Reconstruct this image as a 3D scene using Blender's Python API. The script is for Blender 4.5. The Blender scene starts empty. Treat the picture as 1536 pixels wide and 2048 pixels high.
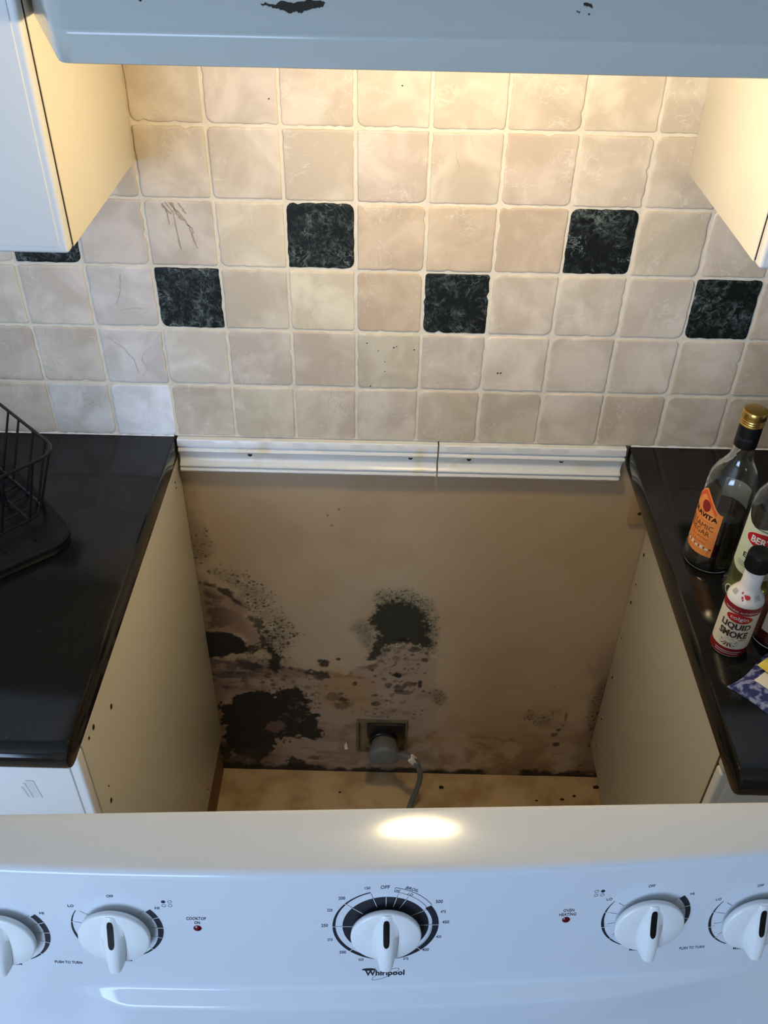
import bpy, bmesh, math, random
import numpy as np
from mathutils import Vector, Matrix

SC = bpy.context.scene
COL = SC.collection
PI = math.pi
random.seed(7)
RNG = np.random.default_rng(11)

# ------------------------------------------------------------------ camera
# world: x right, y into the tiled wall (tile faces at y = 0), z = 0 is the worktop top
FLOOR = -0.965
cam_data = bpy.data.cameras.new('camera')
cam_data.sensor_fit = 'VERTICAL'
cam_data.sensor_height = 36.0
cam_data.lens = 31.584
cam_data.clip_start = 0.02
cam = bpy.data.objects.new('camera', cam_data)
cam.location = (0.56387, -1.27014, 0.87276)
cam.rotation_euler = (0.889425, -0.016425, 0.016716)
COL.objects.link(cam)
SC.camera = cam

# ------------------------------------------------------------------ world, lights, exposure
SC.view_settings.view_transform = 'Standard'
SC.view_settings.look = 'None'
SC.view_settings.gamma = 1.0
SC.view_settings.use_curve_mapping = False
SC.view_settings.exposure = 0.12
SC.cycles.use_denoising = True
SC.cycles.max_bounces = 12
SC.cycles.transmission_bounces = 12
SC.cycles.glossy_bounces = 6
SC.cycles.caustics_reflective = False
SC.cycles.caustics_refractive = True
SC.cycles.blur_glossy = 1.0

world = bpy.data.worlds.new('world')
SC.world = world
world.use_nodes = True
wn = world.node_tree
wn.nodes['Background'].inputs[0].default_value = (0.62, 0.78, 1.0, 1)
wn.nodes['Background'].inputs[1].default_value = 1.0

def light(name, kind, loc, energy, color, rot=(0, 0, 0), **kw):
    d = bpy.data.lights.new(name, kind)
    d.energy = energy
    d.color = color
    for k, v in kw.items():
        setattr(d, k, v)
    o = bpy.data.objects.new(name, d)
    o.location = loc
    o.rotation_euler = rot
    COL.objects.link(o)
    return o

WIN = (-1.55, 0.15, 0.02, 1.22)          # the window in the wall behind the camera: x0, x1, z0, z1
ROOM = (-2.3, 2.5, -3.3, 1.52)           # x0, x1, y0, ceiling
light('window_daylight', 'AREA', ((WIN[0]+WIN[1])/2, ROOM[2]+0.02, (WIN[2]+WIN[3])/2), 64.0, (0.47, 0.66, 1.0),
      (math.radians(90), 0, 0), shape='RECTANGLE', size=WIN[1]-WIN[0]-0.1, size_y=WIN[3]-WIN[2]-0.1)
LAMP = (0.620, -0.335, 0.708)
light('hood_lamp_light', 'POINT', LAMP, 10.2, (1.0, 0.765, 0.44), shadow_soft_size=0.055)

# ------------------------------------------------------------------ helpers
class MB:
    """collects geometry, then links it as ONE mesh object"""
    def __init__(self):
        self.v = []; self.f = []
    def add(self, verts, faces):
        n = len(self.v)
        self.v.extend([tuple(q) for q in verts])
        self.f.extend([tuple(i+n for i in f) for f in faces])
        return self
    def box(self, x0, x1, y0, y1, z0, z1, b=0.0, seg=2):
        if b <= 0:
            v = [(x, y, z) for x in (x0, x1) for y in (y0, y1) for z in (z0, z1)]
            return self.add(v, [(0,1,3,2),(4,6,7,5),(0,4,5,1),(2,3,7,6),(0,2,6,4),(1,5,7,3)])
        bm = bmesh.new()
        bmesh.ops.create_cube(bm, size=1.0)
        for w in bm.verts:
            w.co = Vector(((x0+x1)/2+w.co.x*(x1-x0), (y0+y1)/2+w.co.y*(y1-y0), (z0+z1)/2+w.co.z*(z1-z0)))
        bmesh.ops.bevel(bm, geom=bm.edges[:], offset=b, segments=seg, affect='EDGES', profile=0.5)
        return self.frombm(bm)
    def frombm(self, bm):
        bm.verts.index_update()
        self.add([w.co for w in bm.verts], [[w.index for w in f.verts] for f in bm.faces])
        bm.free()
        return self
    def lathe(self, prof, c=(0, 0, 0), seg=40, cap=True):
        n = len(prof); v = []; f = []
        for r, z in prof:
            for k in range(seg):
                a = 2*PI*k/seg
                v.append((c[0]+r*math.cos(a), c[1]+r*math.sin(a), c[2]+z))
        for i in range(n-1):
            for k in range(seg):
                k2 = (k+1) % seg
                f.append((i*seg+k, i*seg+k2, (i+1)*seg+k2, (i+1)*seg+k))
        if cap:
            f.append(tuple(range(seg))[::-1]); f.append(tuple((n-1)*seg+k for k in range(seg)))
        return self.add(v, f)
    def tube(self, pts, r, seg=8, closed=False):
        P = [Vector(q) for q in pts]; n = len(P); v = []; f = []
        up = Vector((0.13, 0.21, 0.97)).normalized(); prev = None
        for i in range(n):
            a = P[i-1] if (i > 0 or closed) else P[i]
            b = P[(i+1) % n] if (i < n-1 or closed) else P[i]
            t = (b-a).normalized()
            if prev is None:
                u = t.cross(up)
                if u.length < 1e-3: u = t.cross(Vector((1, 0, 0)))
                u.normalize()
            else:
                u = (prev - t*prev.dot(t)).normalized()
            prev = u; w = t.cross(u)
            for k in range(seg):
                q = 2*PI*k/seg
                v.append(P[i]+(u*math.cos(q)+w*math.sin(q))*r)
        m = n if closed else n-1
        for i in range(m):
            j = (i+1) % n
            for k in range(seg):
                k2 = (k+1) % seg
                f.append((i*seg+k, i*seg+k2, j*seg+k2, j*seg+k))
        if not closed:
            f.append(tuple(range(seg))[::-1]); f.append(tuple((n-1)*seg+k for k in range(seg)))
        return self.add(v, f)
    def prism(self, outline, x0, x1):
        """outline of (y, z) pushed along x"""
        n = len(outline)
        v = [(x0, y, z) for y, z in outline]+[(x1, y, z) for y, z in outline]
        f = [(i, (i+1) % n, n+(i+1) % n, n+i) for i in range(n)]
        f += [tuple(range(n))[::-1], tuple(range(n, 2*n))]
        return self.add(v, f)
    def build(self, name, m=None, parent=None, smooth=35, at=None):
        me = bpy.data.meshes.new(name)
        me.from_pydata([tuple(q) for q in self.v], [], self.f)
        bm = bmesh.new(); bm.from_mesh(me)
        bmesh.ops.recalc_face_normals(bm, faces=bm.faces[:])
        bm.to_mesh(me); bm.free()
        return link(name, me, m, parent, smooth, at)

def link(name, me, m=None, parent=None, smooth=35, at=None):
    if smooth:
        for p in me.polygons: p.use_smooth = True
        me.set_sharp_from_angle(angle=math.radians(smooth))
    if m: me.materials.append(m)
    o = bpy.data.objects.new(name, me)
    COL.objects.link(o)
    if parent: o.parent = parent
    if at: o.location = at
    return o

def tag(o, label=None, cat=None, group=None, kind=None):
    if label: o['label'] = label
    if cat: o['category'] = cat
    if group: o['group'] = group
    if kind: o['kind'] = kind
    return o

def empty(name, loc=(0, 0, 0), rz=0.0):
    o = bpy.data.objects.new(name, None)
    o.empty_display_size = 0.05
    o.location = loc; o.rotation_euler = (0, 0, rz)
    COL.objects.link(o)
    return o

def smoothstep(a, b, x):
    t = min(1.0, max(0.0, (x-a)/(b-a)))
    return t*t*(3-2*t)

# ------------------------------------------------------------------ materials
def lin(r, g, b):
    f = lambda c: (c/255/12.92) if c/255 <= 0.04045 else ((c/255+0.055)/1.055)**2.4
    return (f(r), f(g), f(b), 1)

def mat(name, color, rough=0.5, metal=0.0, spec=0.5, noise=0.0, nscale=20.0, bump=0.0, bscale=200.0, coat=0.0,
        color2=None, detail=4.0, trans=0.0, ior=1.45, alpha=None, lo=0.35, hi=0.65):
    m = bpy.data.materials.new(name)
    m.use_nodes = True
    N = m.node_tree.nodes; L = m.node_tree.links
    b = N['Principled BSDF']
    b.inputs['Base Color'].default_value = color
    b.inputs['Roughness'].default_value = rough
    b.inputs['Metallic'].default_value = metal
    b.inputs['Specular IOR Level'].default_value = spec
    b.inputs['IOR'].default_value = ior
    b.inputs['Transmission Weight'].default_value = trans
    if coat:
        b.inputs['Coat Weight'].default_value = coat
        b.inputs['Coat Roughness'].default_value = 0.05
    if noise > 0 or color2:
        geo = N.new('ShaderNodeNewGeometry')
        t = N.new('ShaderNodeTexNoise')
        t.inputs['Scale'].default_value = nscale
        t.inputs['Detail'].default_value = detail
        L.new(geo.outputs['Position'], t.inputs['Vector'])
        r = N.new('ShaderNodeMapRange')
        r.inputs['From Min'].default_value = lo; r.inputs['From Max'].default_value = hi
        L.new(t.outputs['Fac'], r.inputs['Value'])
        x = N.new('ShaderNodeMix'); x.data_type = 'RGBA'
        c2 = color2 if color2 else tuple(c*(1-noise) for c in color[:3])+(1,)
        x.inputs['A'].default_value = color; x.inputs['B'].default_value = c2
        L.new(r.outputs['Result'], x.inputs['Factor'])
        L.new(x.outputs['Result'], b.inputs['Base Color'])
    if bump > 0:
        geo2 = N.new('ShaderNodeNewGeometry')
        t2 = N.new('ShaderNodeTexNoise'); t2.inputs['Scale'].default_value = bscale; t2.inputs['Detail'].default_value = 3
        L.new(geo2.outputs['Position'], t2.inputs['Vector'])
        bp = N.new('ShaderNodeBump'); bp.inputs['Strength'].default_value = bump; bp.inputs['Distance'].default_value = 0.002
        L.new(t2.outputs['Fac'], bp.inputs['Height'])
        L.new(bp.outputs['Normal'], b.inputs['Normal'])
    return m

def tile_material():
    """tumbled limestone: tile colour from the object, clouds, pale veins and faint pits"""
    m = bpy.data.materials.new('tumbled_limestone'); m.use_nodes = True
    N = m.node_tree.nodes; L = m.node_tree.links; b = N['Principled BSDF']
    b.inputs['Roughness'].default_value = 0.5
    oi = N.new('ShaderNodeObjectInfo'); geo = N.new('ShaderNodeNewGeometry')
    off = N.new('ShaderNodeVectorMath'); off.operation = 'MULTIPLY_ADD'
    cmb = N.new('ShaderNodeCombineXYZ')
    for i in range(3): L.new(oi.outputs['Random'], cmb.inputs[i])
    L.new(cmb.outputs[0], off.inputs[0]); off.inputs[1].default_value = (7.3, 3.1, 9.7)
    L.new(geo.outputs['Position'], off.inputs[2])
    def noise(scale, detail, dist=0.0, rough=0.55):
        t = N.new('ShaderNodeTexNoise'); t.inputs['Scale'].default_value = scale; t.inputs['Detail'].default_value = detail
        t.inputs['Distortion'].default_value = dist; t.inputs['Roughness'].default_value = rough
        L.new(off.outputs[0], t.inputs['Vector']); return t
    def ramp(src, a, z):
        r = N.new('ShaderNodeMapRange'); r.inputs['From Min'].default_value = a; r.inputs['From Max'].default_value = z
        L.new(src, r.inputs['Value']); return r.outputs['Result']
    def mix(fac, A, B, mode='MIX', k=None):
        x = N.new('ShaderNodeMix'); x.data_type = 'RGBA'; x.blend_type = mode
        if fac is not None: L.new(fac, x.inputs['Factor'])
        else: x.inputs['Factor'].default_value = k
        if hasattr(A, 'node'): L.new(A, x.inputs['A'])
        else: x.inputs['A'].default_value = A
        if hasattr(B, 'node'): L.new(B, x.inputs['B'])
        else: x.inputs['B'].default_value = B
        return x.outputs['Result']
    def scaled(s, k):
        q = N.new('ShaderNodeMath'); q.operation = 'MULTIPLY'; L.new(s, q.inputs[0]); q.inputs[1].default_value = k
        return q.outputs[0]
    base = oi.outputs['Color']
    cloud = noise(14, 5, 0.6)
    c = mix(ramp(cloud.outputs['Fac'], 0.42, 0.62), mix(None, base, (0.84, 0.815, 0.785, 1), 'MULTIPLY', 1.0), mix(None, base, (1.05, 1.05, 1.05, 1), 'MULTIPLY', 1.0))
    # pale crystalline streaks
    v = noise(26, 6, 1.6, 0.6)
    d = N.new('ShaderNodeMath'); d.operation = 'SUBTRACT'; L.new(v.outputs['Fac'], d.inputs[0]); d.inputs[1].default_value = 0.5
    a = N.new('ShaderNodeMath'); a.operation = 'ABSOLUTE'; L.new(d.outputs[0], a.inputs[0])
    vein = ramp(a.outputs[0], 0.022, 0.002)
    area = ramp(noise(17, 3, 0.8).outputs['Fac'], 0.53, 0.64)
    mm = N.new('ShaderNodeMath'); mm.operation = 'MULTIPLY'; L.new(vein, mm.inputs[0]); L.new(area, mm.inputs[1])
    c = mix(scaled(mm.outputs[0], 0.42), c, (0.86, 0.80, 0.70, 1))
    # a few grey hair cracks
    v2 = noise(11, 4, 1.0, 0.5)
    d2 = N.new('ShaderNodeMath'); d2.operation = 'SUBTRACT'; L.new(v2.outputs['Fac'], d2.inputs[0]); d2.inputs[1].default_value = 0.47
    a2 = N.new('ShaderNodeMath'); a2.operation = 'ABSOLUTE'; L.new(d2.outputs[0], a2.inputs[0])
    crack = ramp(a2.outputs[0], 0.005, 0.0)
    area2 = ramp(noise(7.5, 1).outputs['Fac'], 0.60, 0.68)
    m2 = N.new('ShaderNodeMath'); m2.operation = 'MULTIPLY'; L.new(crack, m2.inputs[0]); L.new(area2, m2.inputs[1])
    c = mix(scaled(m2.outputs[0], 0.45), c, (0.22, 0.18, 0.16, 1))
    L.new(c, b.inputs['Base Color'])
    bp = N.new('ShaderNodeBump'); bp.inputs['Strength'].default_value = 0.25; bp.inputs['Distance'].default_value = 0.0012
    L.new(noise(120, 4).outputs['Fac'], bp.inputs['Height']); L.new(bp.outputs['Normal'], b.inputs['Normal'])
    return m

def marble_material():
    m = bpy.data.materials.new('dark_green_marble'); m.use_nodes = True
    N = m.node_tree.nodes; L = m.node_tree.links; b = N['Principled BSDF']
    b.inputs['Roughness'].default_value = 0.5; b.inputs['Specular IOR Level'].default_value = 0.25
    geo = N.new('ShaderNodeNewGeometry'); oi = N.new('ShaderNodeObjectInfo')
    off = N.new('ShaderNodeVectorMath'); off.operation = 'MULTIPLY_ADD'
    cmb = N.new('ShaderNodeCombineXYZ')
    for i in range(3): L.new(oi.outputs['Random'], cmb.inputs[i])
    L.new(cmb.outputs[0], off.inputs[0]); off.inputs[1].default_value = (5.3, 8.1, 3.7)
    L.new(geo.outputs['Position'], off.inputs[2])
    def noise(scale, detail, dist, rough):
        t = N.new('ShaderNodeTexNoise'); t.inputs['Scale'].default_value = scale; t.inputs['Detail'].default_value = detail
        t.inputs['Distortion'].default_value = dist; t.inputs['Roughness'].default_value = rough
        L.new(off.outputs[0], t.inputs['Vector']); return t.outputs['Fac']
    def rng(src, a, z, lo=0.0, hi=1.0):
        r = N.new('ShaderNodeMapRange'); r.inputs['From Min'].default_value = a; r.inputs['From Max'].default_value = z
        r.inputs['To Min'].default_value = lo; r.inputs['To Max'].default_value = hi
        L.new(src, r.inputs['Value']); return r.outputs['Result']
    def math_(op, A, B):
        q = N.new('ShaderNodeMath'); q.operation = op
        for i, s in enumerate((A, B)):
            if hasattr(s, 'node'): L.new(s, q.inputs[i])
            else: q.inputs[i].default_value = s
        return q.outputs[0]
    def mix(f, A, B):
        x = N.new('ShaderNodeMix'); x.data_type = 'RGBA'; L.new(f, x.inputs['Factor'])
        if hasattr(A, 'node'): L.new(A, x.inputs['A'])
        else: x.inputs['A'].default_value = A
        x.inputs['B'].default_value = B
        return x.outputs['Result']
    patch = rng(noise(20, 4, 0.6, 0.6), 0.42, 0.66, 0.05, 1.0)
    grain = math_('POWER', rng(noise(110, 6, 0.7, 0.7), 0.44, 0.72), 1.6)
    c = mix(math_('MULTIPLY', patch, grain), (0.0035, 0.0055, 0.0045, 1), (0.24, 0.29, 0.27, 1))
    for sc, w, k in ((14, 0.006, 0.55), (30, 0.010, 0.35)):
        d = math_('ABSOLUTE', math_('SUBTRACT', noise(sc, 5, 0.9, 0.6), 0.5), 0.0)
        v = math_('MULTIPLY', rng(d, w, 0.0, 0.0, k), rng(noise(24, 2, 0.2, 0.5), 0.45, 0.62))
        c = mix(v, c, (0.36, 0.42, 0.39, 1))
    L.new(c, b.inputs['Base Color'])
    return m

def stained_wall_material():
    """painted plasterboard: colour and stains painted per vertex (attribute 'stain'), fine paint texture"""
    m = bpy.data.materials.new('stained_plasterboard'); m.use_nodes = True
    N = m.node_tree.nodes; L = m.node_tree.links; b = N['Principled BSDF']
    b.inputs['Roughness'].default_value = 0.6
    at = N.new('ShaderNodeAttribute'); at.attribute_name = 'stain'
    L.new(at.outputs['Color'], b.inputs['Base Color'])
    geo = N.new('ShaderNodeNewGeometry')
    t = N.new('ShaderNodeTexNoise'); t.inputs['Scale'].default_value = 260; t.inputs['Detail'].default_value = 3
    L.new(geo.outputs['Position'], t.inputs['Vector'])
    bp = N.new('ShaderNodeBump'); bp.inputs['Strength'].default_value = 0.2; bp.inputs['Distance'].default_value = 0.001
    L.new(t.outputs['Fac'], bp.inputs['Height']); L.new(bp.outputs['Normal'], b.inputs['Normal'])
    return m

def granite_material():
    m = mat('black_granite', (0.006, 0.006, 0.006, 1), rough=0.10, spec=0.5, coat=0.0)
    N = m.node_tree.nodes; L = m.node_tree.links; b = N['Principled BSDF']
    geo = N.new('ShaderNodeNewGeometry')
    v = N.new('ShaderNodeTexNoise'); v.inputs['Scale'].default_value = 130; v.inputs['Detail'].default_value = 3
    L.new(geo.outputs['Position'], v.inputs['Vector'])
    r = N.new('ShaderNodeMapRange'); r.inputs['From Min'].default_value = 0.62; r.inputs['From Max'].default_value = 0.80
    L.new(v.outputs['Fac'], r.inputs['Value'])
    x = N.new('ShaderNodeMix'); x.data_type = 'RGBA'; L.new(r.outputs['Result'], x.inputs['Factor'])
    x.inputs['A'].default_value = (0.006, 0.006, 0.006, 1); x.inputs['B'].default_value = (0.022, 0.020, 0.018, 1)
    L.new(x.outputs['Result'], b.inputs['Base Color'])
    s = N.new('ShaderNodeTexNoise'); s.inputs['Scale'].default_value = 9; s.inputs['Detail'].default_value = 5
    L.new(geo.outputs['Position'], s.inputs['Vector'])
    q = N.new('ShaderNodeMapRange'); q.inputs['To Min'].default_value = 0.06; q.inputs['To Max'].default_value = 0.15
    L.new(s.outputs['Fac'], q.inputs['Value']); L.new(q.outputs['Result'], b.inputs['Roughness'])
    return m

M = dict(
    tile=tile_material(), marble=marble_material(), drywall=stained_wall_material(), granite=granite_material(),
    grout=mat('cream_grout', lin(228, 217, 196), 0.85, noise=0.10, nscale=40, bump=0.5, bscale=160),
    paint=mat('room_paint', lin(196, 190, 178), 0.8, noise=0.03, nscale=4),
    ceiling=mat('ceiling_paint', lin(226, 224, 218), 0.9, noise=0.02, nscale=3),
    floor=mat('beige_stone_floor', lin(206, 178, 134), 0.5, color2=lin(176, 144, 98), nscale=16, detail=8, lo=0.42, hi=0.66, bump=0.15, bscale=60),
    trim=mat('white_trim_gloss', lin(230, 232, 232), 0.28, color2=lin(216, 206, 178), nscale=16, lo=0.58, hi=0.78),
    cab=mat('cream_melamine', lin(234, 226, 208), 0.38, noise=0.04, nscale=5),
    basecab=mat('dimmed_cream_melamine', lin(202, 194, 172), 0.42, noise=0.05, nscale=4),  # cabinet cream darkened: the gap's dimness is put into the side panel colour
    door=mat('white_thermofoil', lin(222, 222, 218), 0.3, noise=0.02, nscale=6),
    plinth=mat('brown_plinth', lin(120, 86, 48), 0.6, noise=0.25, nscale=12),
    hood=mat('white_hood_enamel', lin(186, 191, 184), 0.16, noise=0.02, nscale=8),
    chip=mat('bare_dark_metal', lin(52, 46, 40), 0.55, noise=0.3, nscale=150),
    enamel=mat('white_range_enamel', lin(212, 216, 220), 0.13, coat=0.0),
    knob=mat('white_knob_plastic', lin(228, 230, 228), 0.28),
    ink=mat('dark_print', lin(40, 40, 46), 0.4),
    inkgrey=mat('grey_print', lin(62, 64, 78), 0.4),
    inkwhite=mat('white_print', lin(225, 228, 230), 0.4),
    black=mat('black_plastic', lin(11, 11, 12), 0.42, spec=0.35),
    blackgloss=mat('black_coated_wire', lin(12, 12, 14), 0.3),
    blackglass=mat('black_ceramic_glass', lin(14, 14, 16), 0.06),
    led=mat('dark_red_lens', lin(92, 10, 14), 0.15),
    lens=mat('lamp_glass', (1, 0.9, 0.7, 1), 0.4),
    metal=mat('galvanised_steel', lin(150, 140, 120), 0.42, metal=0.8, noise=0.35, nscale=40),
    steel=mat('brushed_steel', lin(190, 190, 188), 0.3, metal=1.0),
    boxin=mat('dirty_box_inside', lin(150, 126, 86), 0.7, noise=0.3, nscale=30),
    plug=mat('grey_rubber', lin(112, 114, 110), 0.5, noise=0.12, nscale=60),
    socket=mat('black_bakelite', lin(26, 22, 22), 0.3),
    paper=mat('white_paper', lin(232, 224, 212), 0.7, noise=0.04, nscale=30),
    tagm=mat('cord_tag', lin(235, 225, 212), 0.6),
    wood=mat('pale_wood', lin(190, 160, 118), 0.7, noise=0.2, nscale=25),
    hole=mat('dark_hole', lin(40, 26, 16), 0.8),
    gold=mat('gold_cap', lin(200, 162, 88), 0.28, metal=1.0),
    glass=mat('clear_glass', (0.97, 0.99, 0.98, 1), 0.02, trans=1.0, ior=1.48),
    vinegar=mat('dark_vinegar', lin(26, 12, 8), 0.08),
    oil=mat('green_gold_oil', (0.62, 0.60, 0.16, 1), 0.05, trans=0.85, ior=1.45),
    redliq=mat('red_brown_vinegar', lin(104, 38, 18), 0.08),
    orange=mat('orange_label', lin(240, 152, 78), 0.5, color2=lin(234, 138, 66), nscale=40),
    orange2=mat('red_orange_print', lin(222, 92, 48), 0.5),
    maroon=mat('maroon_print', lin(140, 40, 34), 0.5),
    brownink=mat('brown_print', lin(112, 62, 26), 0.5),
    greenlabel=mat('pale_green_label', lin(206, 216, 186), 0.5),
    redlabel=mat('red_print', lin(186, 24, 32), 0.45),
    darkred=mat('dark_red_print', lin(134, 22, 30), 0.4),
    creamlabel=mat('cream_label', lin(226, 220, 202), 0.4),
    brownblack=mat('dark_brown_print', lin(58, 48, 40), 0.45),
    tan=mat('tan_print', lin(180, 142, 84), 0.45),
    bottlewhite=mat('white_bottle_plastic', lin(226, 222, 218), 0.25),
    yellow=mat('yellow_paper', lin(232, 200, 52), 0.6, color2=lin(240, 224, 130), nscale=35),
    fabric=mat('blue_floral_cloth', lin(40, 48, 104), 0.85, color2=lin(134, 142, 184), nscale=120, detail=3, lo=0.46, hi=0.58),
)
M['bulb'] = bpy.data.materials.new('lit_bulb'); M['bulb'].use_nodes = True
_b = M['bulb'].node_tree.nodes['Principled BSDF']
_b.inputs['Emission Color'].default_value = (1.0, 0.80, 0.48, 1); _b.inputs['Emission Strength'].default_value = 6.0

# ------------------------------------------------------------------ text (flat print, as thin meshes)
def text_geo(body, width, height, bold=0.0, shear=0.0):
    """triangles of a word centred on (0,0), fitted into width x height"""
    cu = bpy.data.curves.new('word', 'FONT')
    cu.body = body; cu.size = 1.0; cu.resolution_u = 2; cu.offset = bold; cu.shear = shear
    ob = bpy.data.objects.new('word', cu)
    me = bpy.data.meshes.new_from_object(ob)
    v = np.array([q.co[:] for q in me.vertices])[:, :2]
    f = [tuple(p.vertices) for p in me.polygons]
    bpy.data.objects.remove(ob); bpy.data.curves.remove(cu); bpy.data.meshes.remove(me)
    lo = v.min(0); hi = v.max(0)
    v = (v-(lo+hi)/2)/(hi-lo)*np.array([width, height])
    return v, f

# ================================================================== THE ROOM
X0, X1, Y0, ZC = ROOM
P = 0.102

# ---- floor
o = MB().box(X0-0.1, X1+0.1, Y0-0.1, 0.12, FLOOR-0.05, FLOOR).build('floor', M['floor'], smooth=0)
tag(o, 'beige mottled stone floor in the stove gap', 'floor', kind='structure')
for sx, sy, rr in ((0.708, -0.03, 0.008), (1.075, -0.02, 0.010), (0.99, -0.055, 0.006), (1.02, -0.045, 0.005), (0.47, -0.05, 0.004), (0.93, -0.06, 0.004)):
    n = 9
    v = [(sx+rr*random.uniform(.6, 1.1)*math.cos(2*PI*k/n), sy+rr*0.7*random.uniform(.6, 1.1)*math.sin(2*PI*k/n), FLOOR+0.0006) for k in range(n)]
    v2 = [(a, b, FLOOR-0.001) for a, b, c in v]
    MB().add(v+v2, [tuple(range(n))]+[(k, (k+1) % n, n+(k+1) % n, n+k) for k in range(n)]).build('debris', M['hole'], o)

# ---- outer walls and ceiling (behind and beside the camera)
def struct(name, mb, m, label):
    return tag(mb.build(name, m, smooth=0), label, name.split('_')[0], kind='structure')
struct('ceiling', MB().box(X0-0.1, X1+0.1, Y0-0.1, 0.12, ZC, ZC+0.08), M['ceiling'], 'plain white kitchen ceiling')
struct('wall_left', MB().box(X0-0.1, X0, Y0-0.1, 0.12, FLOOR, ZC), M['paint'], 'plain painted wall left of the kitchen')
struct('wall_right', MB().box(X1, X1+0.1, Y0-0.1, 0.12, FLOOR, ZC), M['paint'], 'plain painted wall right of the kitchen')
wf = MB()
wf.box(X0, WIN[0], Y0-0.1, Y0, FLOOR, ZC).box(WIN[1], X1, Y0-0.1, Y0, FLOOR, ZC)
wf.box(WIN[0], WIN[1], Y0-0.1, Y0, FLOOR, WIN[2]).box(WIN[0], WIN[1], Y0-0.1, Y0, WIN[3], ZC)
struct('wall_front', wf, M['paint'], 'painted wall with the window opposite the stove gap')
win = empty('window_1', ((WIN[0]+WIN[1])/2, Y0-0.05, WIN[2])); tag(win, 'wide white framed kitchen window opposite the stove gap', 'window', kind='structure')
hw = (WIN[1]-WIN[0])/2; hh = WIN[3]-WIN[2]
fr = MB()
for a in (-hw, hw-0.05): fr.box(a, a+0.05, -0.03, 0.03, 0, hh, 0.004)
for a in (0, hh-0.05): fr.box(-hw+0.05, hw-0.05, -0.03, 0.03, a, a+0.05, 0.004)
fr.box(-0.02, 0.02, -0.02, 0.02, 0.05, hh-0.05, 0.003)
fr.build('window_frame', M['door'], win)

# ---- wall_back: masonry behind, plasterboard below, grout bed and every tile above
wb = MB().box(X0, X1, 0.062, 0.12, FLOOR, ZC).build('wall_back', M['paint'], smooth=0)
tag(wb, 'tiled wall with mouldy bare plasterboard in the stove gap', 'wall', kind='structure')
MB().box(X0, X1, 0.0016, 0.0615, 0.0, ZC-0.001).build('grout_bed', M['grout'], wb, smooth=0)

MOLD_AREAS = {
  'big': [(0.196, -0.781), (0.209, -0.724), (0.24, -0.689), (0.274, -0.681), (0.306, -0.686), (0.322, -0.693), (0.331, -0.672), (0.352, -0.663), (0.382, -0.662), (0.388, -0.683), (0.407, -0.7), (0.4, -0.717), (0.41, -0.738), (0.414, -0.773), (0.426, -0.812), (0.428, -0.831), (0.416, -0.842), (0.377, -0.833), (0.348, -0.845), (0.33, -0.846), (0.315, -0.873), (0.316, -0.888), (0.301, -0.912), (0.278, -0.928), (0.243, -0.92), (0.221, -0.901), (0.198, -0.874), (0.197, -0.818)],
  'up': [(0.19, -0.494), (0.227, -0.491), (0.252, -0.497), (0.271, -0.518), (0.28, -0.54), (0.262, -0.555), (0.23, -0.565), (0.187, -0.573)],
  'fan': [(0.515, -0.479), (0.55, -0.403), (0.57, -0.393), (0.595, -0.389), (0.62, -0.395), (0.644, -0.417), (0.656, -0.457), (0.665, -0.509), (0.664, -0.535), (0.635, -0.52), (0.604, -0.509), (0.578, -0.519), (0.563, -0.543), (0.545, -0.564), (0.529, -0.577), (0.534, -0.548), (0.547, -0.511), (0.549, -0.461)],
  'fring': [(0.548, -0.406), (0.543, -0.376), (0.56, -0.361), (0.594, -0.355), (0.629, -0.362), (0.655, -0.386), (0.665, -0.471), (0.676, -0.531), (0.672, -0.562), (0.641, -0.532), (0.599, -0.522), (0.563, -0.551), (0.531, -0.575), (0.536, -0.521), (0.544, -0.468)],
  'left': [(0.503, -0.462), (0.515, -0.453), (0.541, -0.461), (0.546, -0.49), (0.538, -0.536), (0.524, -0.53), (0.51, -0.492)],
  'speck': [(0.206, -0.293), (0.235, -0.305), (0.282, -0.322), (0.32, -0.339), (0.353, -0.357), (0.36, -0.396), (0.354, -0.431), (0.378, -0.459), (0.386, -0.484), (0.379, -0.542), (0.366, -0.589), (0.328, -0.598), (0.315, -0.552), (0.301, -0.496), (0.292, -0.448), (0.273, -0.405), (0.24, -0.361), (0.202, -0.346)],
  'pink': [(0.198, -0.357), (0.238, -0.372), (0.275, -0.407), (0.296, -0.455), (0.3, -0.506), (0.286, -0.53), (0.257, -0.497), (0.227, -0.489), (0.193, -0.493)],
  'stain': [(0.181, -0.577), (0.25, -0.574), (0.314, -0.572), (0.345, -0.59), (0.387, -0.595), (0.429, -0.616), (0.483, -0.61), (0.499, -0.597), (0.531, -0.583), (0.557, -0.548), (0.599, -0.519), (0.67, -0.531), (0.676, -0.61), (0.698, -0.71), (0.684, -0.763), (0.742, -0.788), (0.888, -0.773), (0.942, -0.753), (1.059, -0.748), (1.142, -1.057), (0.154, -1.098)],
  'tan': [(0.446, -0.61), (0.494, -0.613), (0.532, -0.632), (0.548, -0.698), (0.532, -0.733), (0.482, -0.744), (0.438, -0.719), (0.428, -0.668)],
  'smear': [(0.344, -0.91), (0.364, -0.915), (0.396, -0.935), (0.42, -0.952), (0.372, -0.96), (0.349, -0.945)],
  'hole': [(0.302, -0.79), (0.334, -0.787), (0.339, -0.808), (0.327, -0.827), (0.309, -0.824), (0.298, -0.806)],
  'eff': [(0.659, -0.833), (0.687, -0.81), (0.744, -0.818), (0.814, -0.823), (0.861, -0.836), (0.889, -0.862), (0.864, -0.866), (0.792, -0.846), (0.723, -0.849), (0.666, -0.855)],
}
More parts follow.
